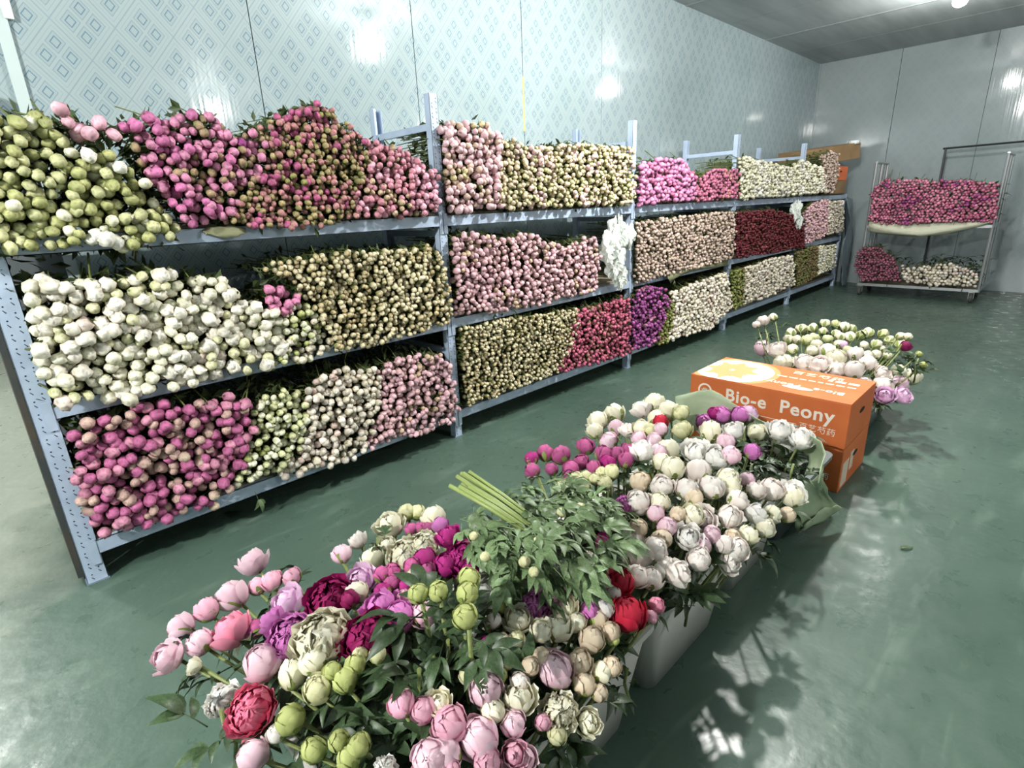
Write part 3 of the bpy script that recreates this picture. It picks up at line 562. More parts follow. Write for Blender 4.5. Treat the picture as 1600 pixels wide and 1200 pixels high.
# tip, base, greenness, words
COL = {
 'palepink': ((255, 222, 234), (238, 182, 206), 'pale pink'), 'pink': ((250, 194, 214), (224, 148, 176), 'soft pink'), 'salmon': ((250, 166, 192), (228, 114, 150), 'salmon pink'), 'hot': ((250, 142, 172), (222, 84, 130), 'bright pink'),
 'mauve': ((226, 138, 208), (184, 82, 162), 'mauve'), 'lilac': ((238, 202, 230), (212, 156, 206), 'pale lilac'), 'magenta': ((190, 50, 138), (148, 26, 100), 'magenta'), 'darkmag': ((154, 26, 94), (110, 12, 66), 'dark magenta'),
 'rosemag': ((208, 104, 160), (154, 56, 112), 'rose magenta'), 'crimson': ((206, 36, 66), (150, 16, 44), 'crimson'), 'white': ((255, 252, 248), (244, 236, 226), 'white'), 'blush': ((255, 246, 240), (244, 222, 214), 'blush white'),
 'cream': ((255, 250, 228), (242, 232, 192), 'cream'), 'peach': ((240, 222, 198), (206, 180, 142), 'peach cream'), 'green': ((208, 214, 140), (156, 170, 88), 'green'), 'creamgreen': ((242, 238, 196), (188, 194, 120), 'greenish cream'), 'yellow': ((240, 232, 130), (206, 194, 84), 'yellow')}
KW = {'bud': 'closed', 'ball': 'round half-open', 'cup': 'opening cupped', 'bloom': 'fully open', 'pompon': 'ruffled pompon'}
BM = {}
def bloom_mesh(kind, colk):
    v = random.randrange(3); key = (kind, colk, v)
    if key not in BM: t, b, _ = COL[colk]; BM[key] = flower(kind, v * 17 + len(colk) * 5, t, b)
    return BM[key]
# tub: (centre x, centre y, half length, half width, height, material, name words)
TUBS = {'A': (.60, -1.73, .36, .20, .35, BINW, 'large white plastic tub nearest the camera'), 'B': (1.29, -1.73, .205, .20, .35, BINW, 'white plastic tub under the bunch of leafy stems'),
        'C': (1.83, -1.72, .17, .19, .35, BINW, 'white plastic tub under the creamy white peonies'), 'D': (2.30, -1.72, .20, .20, .27, BIND, 'grey tub lined with pale green wrapping paper'),
        'E': (3.66, -1.58, .36, .30, .22, BIND, 'grey tub behind the orange cartons')}
for k, (cx, cy, hx, hy, h, m, lab) in TUBS.items():
    t = empty('flower_tub', (cx, cy, 0)); tag(t, lab, 'tub'); fl = .045
    prof = [(-.0, 0), (fl, h)]; V = []; F = []
    def ringp(ex, z, r=.04, n=5):
        P = []
        for qx, qy, a0 in ((1, 1, 0), (-1, 1, PI / 2), (-1, -1, PI), (1, -1, 3 * PI / 2)):
            for i in range(n): a = a0 + PI / 2 * i / (n - 1); P.append((qx * (hx + ex - r) + r * math.cos(a), qy * (hy + ex - r) + r * math.sin(a), z))
        return P
    rings = [ringp(0, 0), ringp(fl * .5, h * .5), ringp(fl, h - .02), ringp(fl - .006, h - .02), ringp(fl * .5 - .006, h * .5), ringp(-.006, .01)]
    for R in rings: V += R
    n = len(rings[0]); F.append(tuple(range(n - 1, -1, -1)))
    for i in range(len(rings) - 1):
        for j in range(n): F.append((i * n + j, i * n + (j + 1) % n, (i + 1) * n + (j + 1) % n, (i + 1) * n + j))
    F.append(tuple(5 * n + j for j in range(n)))
    link('body', mesh('body', V, F, m, True), t)
    V = []; F = []
    for R in (ringp(fl, h - .022), ringp(fl + .014, h - .018), ringp(fl + .014, h), ringp(fl - .008, h), ringp(fl - .008, h - .022)): V += R
    for i in range(5):
        for j in range(n): F.append((i * n + j, i * n + (j + 1) % n, ((i + 1) % 5) * n + (j + 1) % n, ((i + 1) % 5) * n + j))
    link('rim', mesh('rim', V, F, m, False), t)
    V = []; F = []; C = []
    r = random.Random(5)
    for i in range(int(340 * hx * hy / .04)):   # foliage that fills the tub under the heads
        p = (r.uniform(-1, 1) * (hx - .01), r.uniform(-1, 1) * (hy - .02), h + r.uniform(-.08, .09)); a = r.random() * 6.28
        leaflet(V, F, p, (math.cos(a), math.sin(a), r.uniform(-.5, .8)), (r.uniform(-.4, .4), r.uniform(-.4, .4), 1), r.uniform(.06, .11), r.uniform(.010, .018), r)
    o = link('peony_foliage', mesh('peony_foliage', V, F, LEAF, True), None, (cx, cy, 0)); tag(o, 'dark green peony leaves filling the ' + lab, 'leaves', None, 'stuff')
def tub_of(p):
    return min(TUBS, key=lambda k: (max(0, abs(p[0] - TUBS[k][0]) - TUBS[k][2]) ** 2 + max(0, abs(p[1] - TUBS[k][1]) - TUBS[k][3]) ** 2, abs(p[0] - TUBS[k][0])))
WHERE = {'A': 'in the nearest tub', 'B': 'in the second tub', 'C': 'in the third tub', 'D': 'in the paper-lined tub', 'E': 'behind the orange cartons'}
placed = []; npe = 0; leaf_r = random.Random(11)
def surf(x, y, k):
    cx, cy, hx, hy, h = TUBS[k][:5]; u = max(abs(x - cx) - hx * .7, 0); v = max(abs(y - cy) - hy * .6, 0)
    return h + .245 - min(.13, .9 * (u * u * 2 + v * v * 2.2))
def add_peony(px, py, dpx, kind, colk, dz=0, leaves=2, face=None, label=None, zfix=None, tub=None):
    global npe
    p = onZ(px, py, .5)
    for _ in range(5): k = tub or tub_of(p); z = (zfix or surf(p[0], p[1], k)) + dz; p = onZ(px, py, z)
    dep = depth(p); R = dpx * .5 * dep / FPX * 1.12
    ang = ray(px, py); stretch = np.linalg.norm(ang); R /= stretch ** .9
    k = tub or tub_of(p); cx, cy, hx, hy, h = TUBS[k][:5]
    unit = {'bud': 1.05, 'ball': 1.12, 'cup': 1.35, 'bloom': 1.42, 'pompon': 1.4}[kind]
    r_ = R / unit
    hx_, hy_ = cx + (p[0] - cx) * .42, cy + (p[1] - cy) * .42
    base = Vector((hx_, hy_, .03)); head = Vector(p); d = (head - base); L = d.length - r_; d.normalize()
    t = link('peony_bud' if kind == 'bud' else 'peony', None, None, base); t.empty_display_size = .03; t.rotation_mode = 'QUATERNION'; t.rotation_quaternion = Vector((0, 0, 1)).rotation_difference(d)
    tag(t, label or '%s %s peony %s' % (KW[kind], COL[colk][2], WHERE[k]), 'flower', '%s %s peonies %s' % (KW[kind], COL[colk][2], WHERE[k]))
    b = link('bloom', bloom_mesh(kind, colk), t, (0, 0, L)); b.scale = (r_, r_ * random.uniform(.9, 1), r_ * random.uniform(.92, 1.06))
    if face: 
        w_ = t.rotation_quaternion.inverted() @ Vector(face); b.rotation_mode = 'QUATERNION'; b.rotation_quaternion = Vector((0, 0, 1)).rotation_difference(w_)
    else: b.rotation_euler = (random.gauss(0, .28), random.gauss(0, .28), random.random() * 6.28)
    c = link('calyx', CALYX, t, (0, 0, L)); c.scale = b.scale; c.rotation_mode = b.rotation_mode
    if face: c.rotation_quaternion = b.rotation_quaternion
    else: c.rotation_euler = b.rotation_euler
    s = link('stem', STEMM, t); s.scale = (1, 1, L + r_ * .1)
    for i in range(leaves):
        lf = link('leaf', leaf_r.choice(LEAFS), t, (0, 0, L - leaf_r.uniform(.02, .13))); q = leaf_r.uniform(.09, .14); lf.scale = (q, q, q); lf.rotation_euler = (leaf_r.uniform(-.5, .5), leaf_r.uniform(-.55, .25), leaf_r.random() * 6.28)
    placed.append((px, py, dpx)); npe += 1
X = add_peony
ex = '''392 878 52 cup palepink;420 909 36 ball pink;454 901 31 bud pink;399 918 29 bud pink;363 930 50 ball palepink;321 955 42 ball pink;286 974 42 ball palepink;262 1020 58 cup palepink;310 1004 46 ball palepink;305 1037 30 cup cream
357 986 70 cup salmon;403 976 32 bud rosemag;450 933 58 cup lilac;430 965 44 cup mauve;446 985 72 bloom mauve;508 925 76 bloom darkmag;545 935 32 bud darkmag;560 899 54 cup lilac;557 927 38 ball cream;494 984 92 bloom cream;487 1037 48 ball cream;443 1067 52 ball cream;406 1035 62 ball palepink
568 985 84 bloom darkmag;595 948 62 cup mauve;622 968 54 ball mauve;600 925 30 bud magenta;660 962 46 cup palepink;382 1102 80 bloom hot;341 1088 60 pompon white;459 1119 52 bud green;492 1077 50 ball creamgreen;539 1070 44 bud green;550 1047 36 bud green;518 1051 34 bud green;585 1028 28 bud creamgreen;560 1020 30 bud creamgreen
488 1176 46 bud green;524 1161 38 bud green;560 1168 42 bud green;548 1196 42 bud green;399 1184 56 ball palepink;599 1197 40 pompon white;430 1150 34 ball blush
628 1106 46 ball pink;667 1103 42 ball pink;686 1100 46 cup cream;706 1128 62 ball pink;709 1172 62 ball palepink;761 1156 68 ball palepink;762 1186 52 ball pink;700 1199 36 bud pink;800 1175 46 cup pink;828 1183 46 cup palepink;756 1069 54 ball palepink;769 1119 42 ball cream;812 1097 62 cup cream;803 1131 44 ball palepink;872 1050 62 ball palepink;875 1106 64 pompon cream;916 1122 46 cup cream;872 1147 34 bud creamgreen;847 1130 28 bud pink
912 1073 40 bud peach;937 1053 34 bud cream;934 1084 28 bud peach;908 1028 42 ball peach;923 1003 42 ball peach;875 986 56 cup cream;901 975 34 ball cream;841 981 36 ball cream;809 966 48 cup cream;786 1006 30 bud peach;809 1001 28 bud creamgreen;839 1020 32 bud peach;820 1036 30 bud peach;792 1034 26 bud creamgreen;786 1059 24 bud green;809 1067 32 ball blush;759 1034 32 bud blush;728 1050 28 bud creamgreen;734 1012 36 cup white;733 987 26 ball white;756 1006 24 bud magenta;766 970 26 bud blush;761 926 34 ball white;764 950 22 bud blush;781 951 20 bud green
837 937 46 pompon mauve;872 931 40 pompon pink;887 946 38 cup cream;919 953 30 ball mauve;947 953 30 ball white;964 1000 20 bud green;987 962 60 ball crimson;972 909 42 ball crimson;944 889 38 ball crimson;969 946 28 bud crimson;919 906 22 bud cream;944 909 22 bud pink;1022 906 36 ball blush;994 897 36 ball blush;997 869 54 cup blush;1055 886 46 cup blush;1092 875 36 ball blush;1025 942 26 bud salmon;1018 965 22 bud pink;960 925 24 bud blush
530 867 30 ball palepink;560 842 32 cup blush;611 816 46 cup cream;677 807 36 ball cream;636 800 26 bud creamgreen;657 797 24 bud creamgreen;630 855 56 bloom cream;585 868 42 cup cream;660 842 46 bloom cream;600 850 36 cup cream;703 838 38 cup magenta;671 873 38 ball magenta;718 864 52 bloom magenta;696 880 38 ball magenta;737 890 28 bud magenta;690 820 26 ball mauve;642 826 20 bud rosemag;655 824 20 bud rosemag;668 826 20 bud rosemag;680 822 20 bud rosemag;595 900 26 bud rosemag;610 888 26 bud rosemag;625 898 26 bud rosemag;640 885 26 bud rosemag;652 900 26 bud peach;612 912 24 bud rosemag;640 912 24 bud magenta;632 930 24 bud pink
1045 1000 0 bud pink'''
for row in ex.replace('\n', ';').split(';'):
    a = row.split()
    if len(a) == 5 and float(a[2]) > 0: X(float(a[0]), float(a[1]), float(a[2]), a[3], a[4], leaves=1 if float(a[2]) < 44 else 2, face=(-.35, -.5, .8) if a[3] in ('bloom', 'pompon') else None)
for a in ((655, 924, 32), (685, 922, 32), (722, 904, 36), (722, 928, 34), (731, 957, 40)): X(a[0], a[1], a[2], 'bud', 'green', leaves=3, zfix=.74, label='tall green closed peony standing above the magenta blooms')
def region(poly, mix, spacing, seed, leaves=1, tub=None, ks=1.12):
    spacing *= .78; r = random.Random(seed); xs = [p[0] for p in poly]; ys = [p[1] for p in poly]; y = min(ys); row = 0; tot_ = sum(m[0] for m in mix)
    while y < max(ys):
        x = min(xs) + (row % 2) * spacing / 2
        while x < max(xs):
            P = (x + r.gauss(0, spacing * .14), y + r.gauss(0, spacing * .12))
            if inpoly(P, poly):
                g = r.random() * tot_
                for wt, kd, cl, sz in mix:
                    g -= wt
                    if g <= 0: break
                sz = sz * ks * r.uniform(.85, 1.15)
                if all((P[0] - q[0]) ** 2 + (P[1] - q[1]) ** 2 > (.31 * (sz + q[2])) ** 2 for q in placed): X(P[0], P[1], sz, kd, cl, leaves=1 if r.random() < .6 else 0, tub=tub, face=(-.3, -.45, .85) if kd in ('bloom', 'pompon') else None)
            x += spacing
        y += spacing * .8; row += 1
region([(812, 718), (850, 702), (910, 695), (985, 700), (992, 722), (930, 742), (860, 752), (830, 742)], [(3, 'bud', 'rosemag', 21), (1, 'ball', 'rosemag', 25), (1, 'bud', 'magenta', 20)], 19, 1)
region([(860, 755), (930, 735), (965, 735), (960, 765), (925, 770)], [(1, 'bud', 'creamgreen', 19)], 20, 21)
region([(968, 770), (990, 770), (985, 800), (945, 850), (950, 880), (938, 880), (930, 840)], [(2, 'ball', 'magenta', 25), (1, 'pompon', 'mauve', 26)], 24, 2)
region([(1085, 652), (1120, 640), (1168, 632), (1178, 648), (1130, 662), (1095, 668)], [(2, 'ball', 'mauve', 22), (1, 'bud', 'magenta', 22)], 18, 3, tub='D')
region([(915, 655), (955, 636), (1010, 628), (1070, 632), (1100, 652), (1085, 675), (1000, 690), (960, 700), (925, 682)], [(3, 'ball', 'cream', 26), (2, 'cup', 'blush', 28), (2, 'ball', 'creamgreen', 24), (1, 'bud', 'palepink', 22)], 23, 4, tub='C')
X(1032, 661, 24, 'ball', 'crimson'); X(1172, 705, 26, 'ball', 'mauve'); X(1165, 645, 28, 'ball', 'lilac')
region([(1000, 690), (1085, 675), (1100, 660), (1185, 655), (1190, 690), (1140, 720), (1080, 730), (990, 730), (975, 700)], [(3, 'ball', 'blush', 30), (3, 'cup', 'white', 34), (2, 'ball', 'cream', 28), (1, 'bud', 'palepink', 26)], 26, 5)
region([(1185, 668), (1230, 668), (1275, 682), (1270, 705), (1215, 715), (1180, 695)], [(3, 'cup', 'white', 34), (1, 'ball', 'blush', 30)], 27, 6, tub='D')
region([(970, 770), (1010, 730), (1080, 730), (1130, 740), (1190, 750), (1245, 770), (1255, 800), (1215, 805), (1195, 845), (1120, 865), (1000, 870), (965, 820)], [(4, 'ball', 'blush', 32), (4, 'ball', 'cream', 31), (2, 'cup', 'blush', 38), (1, 'bud', 'palepink', 28), (2, 'bud', 'peach', 26), (2, 'cup', 'white', 36)], 28, 7)
X(1236, 768, 44, 'cup', 'white'); X(1135, 868, 42, 'cup', 'blush', dz=-.03); X(1040, 885, 40, 'ball', 'blush'); X(1098, 872, 36, 'ball', 'blush')
region([(745, 925), (960, 940), (985, 1000), (945, 1065), (860, 1030), (745, 1062)], [(3, 'bud', 'peach', 30), (3, 'ball', 'cream', 34), (2, 'bud', 'blush', 28), (1, 'ball', 'palepink', 34), (1, 'bud', 'creamgreen', 26)], 36, 12)
region([(640, 1110), (860, 1090), (930, 1110), (900, 1175), (830, 1200), (660, 1200)], [(4, 'ball', 'palepink', 50), (2, 'ball', 'blush', 44), (1, 'cup', 'cream', 48)], 52, 13)
region([(420, 900), (560, 880), (700, 860), (720, 900), (640, 960), (520, 960), (430, 960)], [(2, 'ball', 'mauve', 36), (2, 'bud', 'rosemag', 28), (1, 'cup', 'lilac', 44), (1, 'ball', 'magenta', 36)], 42, 14)
region([(880, 860), (960, 870), (1010, 900), (1000, 940), (930, 930), (880, 900)], [(2, 'bud', 'blush', 24), (1, 'ball', 'cream', 28), (1, 'bud', 'crimson', 26)], 32, 15)
# behind the cartons
region([(1225, 520), (1262, 508), (1310, 505), (1360, 515), (1400, 530), (1425, 545), (1390, 560), (1290, 545), (1235, 548)], [(3, 'bud', 'cream', 16), (1, 'ball', 'creamgreen', 17)], 13, 8, tub='E', ks=1.05)
region([(1178, 548), (1210, 535), (1300, 545), (1400, 562), (1432, 585), (1425, 610), (1370, 612), (1330, 590), (1250, 572), (1180, 560)], [(3, 'ball', 'blush', 24), (3, 'cup', 'blush', 26), (2, 'ball', 'cream', 22), (1, 'ball', 'palepink', 22)], 17, 9, tub='E', ks=1.3)
region([(1285, 535), (1300, 520), (1345, 528), (1335, 550), (1300, 552)], [(1, 'bud', 'lilac', 16)], 14, 10, tub='E', ks=1.1)
region([(1310, 578), (1345, 572), (1385, 590), (1420, 602), (1410, 625), (1380, 628), (1340, 592)], [(3, 'cup', 'lilac', 24), (1, 'cup', 'mauve', 26)], 15, 11, tub='E', ks=1.3)
X(1192, 500, 20, 'cup', 'blush', zfix=.60, leaves=1, tub='E'); X(1210, 495, 14, 'bud', 'cream', zfix=.60, leaves=1, tub='E'); X(1182, 506, 12, 'bud', 'blush', zfix=.60, leaves=1, tub='E'); X(1340, 551, 20, 'cup', 'yellow')
X(1405, 524, 15, 'bud', 'cream', zfix=.56, leaves=2); X(1420, 526, 15, 'bud', 'cream', zfix=.56, leaves=2); X(1414, 540, 18, 'ball', 'darkmag', zfix=.55, leaves=2); X(1436, 553, 12, 'bud', 'green', zfix=.52, leaves=2); X(1444, 570, 12, 'bud', 'green', zfix=.48, leaves=2)
print('peonies', npe)
ORD = 'leftmost second third fourth fifth sixth seventh eighth ninth tenth eleventh twelfth'.split(); NUM = 'zero one two three four five six seven eight nine ten eleven twelve'.split()
by = {}
for o in S.objects:
    if o.parent is None and o.name.split('.')[0] in ('peony', 'peony_bud') and o.get('label'): by.setdefault(o['label'], []).append(o)
for lb_, L_ in by.items():
    n = len(L_)
    if 2 <= n <= 12:
        pos = []
        for o in L_:
            c = [q for q in o.children if q.name.startswith('bloom')][0]; wl_ = np.array(o.location) + np.array(o.rotation_quaternion @ Vector((0, 0, c.location.z))) - CAM
            pos.append(((wl_ @ CR) / (wl_ @ CF), o))
        pos.sort(key=lambda t: t[0])
        for i, (_, o) in enumerate(pos):
            w1, rest_ = lb_.split(' peony ', 1) if ' peony ' in lb_ else (lb_, '')
            base_ = (w1 + ' peonies ' + rest_) if rest_ else lb_
            o['label'] = (('leftmost' if i == 0 else 'rightmost' if i == n - 1 else ORD[i] + ' from left') + ' of ' + NUM[n] + ' ' + base_)

# sprigs: leaf clusters standing between the heads
def sprig(px, py, z, n, size, label, spread=.05, pale=False, updir=(0, 0, 1), parent_cat='leaves'):
    p = onZ(px, py, z); k = tub_of(p); t = empty('leafy_sprig', (p[0], p[1], z - .14)); tag(t, label, parent_cat)
    s = link('stem', STEMM, t); s.scale = (1, 1, .14)
    for i in range(n):
        lf = link('leaf', leaf_r.choice(LEAFSP if pale else LEAFS), t, (leaf_r.gauss(0, spread * .3), leaf_r.gauss(0, spread * .3), .14 - leaf_r.random() * .10)); q = size * .72 * leaf_r.uniform(.75, 1.2); lf.scale = (q, q, q); lf.rotation_euler = (leaf_r.uniform(-.5, .5), leaf_r.uniform(-.7, .35), i * 2.4 + leaf_r.uniform(-.4, .4))
sprig(655, 1045, .60, 9, .19, 'large dark leaves spread below the tall green buds')
sprig(700, 1000, .62, 6, .15, 'dark leaves around the stems of the tall green buds')
sprig(345, 1110, .50, 5, .15, 'dark leaves hanging out below the bright pink bloom'); sprig(590, 1135, .52, 8, .16, 'dark leaves between the green buds and the pink balls')
sprig(1075, 912, .42, 4, .15, 'dark pointed leaves hanging over the rim of the second tub'); sprig(1175, 725, .44, 9, .14, 'green leaves in the middle of the paper-lined tub')
sprig(1240, 725, .46, 8, .15, 'green leaves at the aisle side of the paper-lined tub'); sprig(1115, 745, .55, 6, .12, 'green leaves between the white heads'); sprig(1435, 560, .52, 9, .13, 'dark leaves leaning out behind the cartons'); sprig(1378, 612, .34, 5, .16, 'leaf hanging off the tub behind the cartons')
sprig(1200, 520, .54, 6, .09, 'leaves under the tall blush buds behind the cartons'); sprig(1000, 740, .56, 6, .12, 'leaves beside the rose magenta buds'); sprig(980, 1045, .38, 4, .08, 'small leaves over the rim of the nearest tub'); sprig(590, 840, .5, 5, .1, 'leaves under the blush heads at the aisle edge')
# leafy bunch lying on the heads
c0 = onZ(838, 828, .68); sa = onZ(722, 755, .76); sb = onZ(790, 800, .72)
t = empty('leafy_peony_bunch', (c0[0], c0[1], .60)); tag(t, 'bunch of leafy green peony stems lying across the flower heads, cut ends towards the rack', 'bunch')
o0 = Vector((c0[0], c0[1], .60)); ax = Vector(sa) - Vector(c0); ax.normalize(); sdv = ax.cross(Vector((0, 0, 1))).normalized()
for i in range(13):
    off = sdv * leaf_r.uniform(-.055, .055) + Vector((0, 0, leaf_r.uniform(-.02, .03))); e = Vector(sa) + off * .8 + ax * leaf_r.uniform(-.03, .02); st = Vector(sb) + off * .5 - ax * .08
    b = MB().tube([tuple(e - o0), tuple((e + st) / 2 - o0 + Vector((0, 0, .004))), tuple(st - o0)], .0052, 7); b.build('stem', STEMC, t, smooth=True)
quad = [(712, 806), (760, 770), (830, 738), (905, 738), (955, 775), (965, 820), (935, 870), (890, 905), (820, 915), (760, 895), (725, 850)]
i = 0
while i < 175:
    px, py = leaf_r.uniform(705, 968), leaf_r.uniform(735, 918)
    if not inpoly((px, py), quad): continue
    rr = math.hypot((px - 838) / 130, (py - 828) / 90); z = .76 - .13 * rr ** 2 - leaf_r.random() * .06; p = Vector(onZ(px, py, z)) - o0
    lf = link('leaf', leaf_r.choice(LEAFSP), t, p); q = leaf_r.uniform(.075, .115); lf.scale = (q, q, q)
    d = (-ax + Vector((leaf_r.gauss(0, .5), leaf_r.gauss(0, .5), leaf_r.gauss(0, .35)))).normalized(); lf.rotation_euler = (leaf_r.uniform(-.6, .6), -math.asin(max(-1, min(1, d.z))), math.atan2(d.y, d.x)); i += 1
for px, py, d_ in ((835, 863, 26), (816, 880, 18), (827, 898, 16), (735, 842, 14), (872, 805, 15), (912, 800, 15), (765, 875, 16)):
    p = Vector(onZ(px, py, .70)) - o0; b = link('bud', bloom_mesh('bud', 'yellow' if False else 'creamgreen'), t, p); q = d_ * .5 * depth(p + o0) / FPX; b.scale = (q, q, q * 1.1); b.rotation_euler = (.5, leaf_r.uniform(-1, 0), leaf_r.random() * 6)

# ------------------------------------------------------------------ sheets: a grid of world points with thickness
def sheet(name, rows, m, lab, cat, thick=.0015, sub=3, wob=.006, kind=None, seed=1):
    r = random.Random(seed); rows = [[Vector(p) for p in R] for R in rows]; nr, nc = len(rows), len(rows[0])
    def cr(a, b, c, d, t): return .5 * ((2 * b) + (-a + c) * t + (2 * a - 5 * b + 4 * c - d) * t * t + (-a + 3 * b - 3 * c + d) * t ** 3)
    def interp(L):
        out = []
        for i in range(len(L) - 1):
            a, b, c, d = L[max(i - 1, 0)], L[i], L[i + 1], L[min(i + 2, len(L) - 1)]
            for k in range(sub): out.append(cr(a, b, c, d, k / sub))
        return out + [L[-1]]
    G = [interp(R) for R in rows]; G = list(zip(*G)); G = [interp(list(c)) for c in G]; n1, n2 = len(G), len(G[0])
    V = [tuple(G[i][j] + Vector((r.uniform(-wob, wob), r.uniform(-wob, wob), r.uniform(-wob, wob)))) for i in range(n1) for j in range(n2)]
    F = [(i * n2 + j, i * n2 + j + 1, (i + 1) * n2 + j + 1, (i + 1) * n2 + j) for i in range(n1 - 1) for j in range(n2 - 1)]
    o = link(name, mesh(name, V, F, m, True)); md = o.modifiers.new('s', 'SOLIDIFY'); md.thickness = thick; tag(o, lab, cat, None, kind); return o
Zp = lambda px, py, z: tuple(map(float, onZ(px, py, z)))
sheet('wrapping_paper', [[Zp(1050, 668, .40), Zp(1095, 672, .40), Zp(1150, 676, .40), Zp(1210, 690, .40), Zp(1262, 712, .38), Zp(1258, 745, .36)],
                         [Zp(1056, 645, .48), Zp(1102, 640, .49), Zp(1150, 652, .48), Zp(1212, 670, .47), Zp(1278, 700, .45), Zp(1282, 740, .36)],
                         [Zp(1056, 620, .55), Zp(1110, 611, .58), Zp(1160, 640, .53), Zp(1215, 670, .50), Zp(1284, 690, .50), Zp(1280, 755, .42)]], PAPER, 'pale green wrapping paper standing up behind the white peonies, against the orange carton', 'paper', seed=3)
sheet('wrapping_paper', [[Zp(1232, 770, .33), Zp(1262, 752, .33), Zp(1285, 742, .34)], [Zp(1240, 800, .22), Zp(1268, 770, .22), Zp(1296, 775, .2)], [Zp(1245, 833, .04), Zp(1285, 815, .06), Zp(1316, 793, .10)], [Zp(1256, 820, .10), Zp(1280, 800, .12), Zp(1308, 788, .14)]], PAPER, 'pale green wrapping paper flap folded down to the floor beside the cartons', 'paper', seed=4)
sheet('torn_leaf', [[Zp(1408, 858, .004), Zp(1416, 856, .012), Zp(1425, 857, .004)], [Zp(1408, 854, .004), Zp(1416, 853, .010), Zp(1427, 855, .003)]], LEAFP, 'small torn piece of leaf on the open green floor', 'leaf', wob=.001)

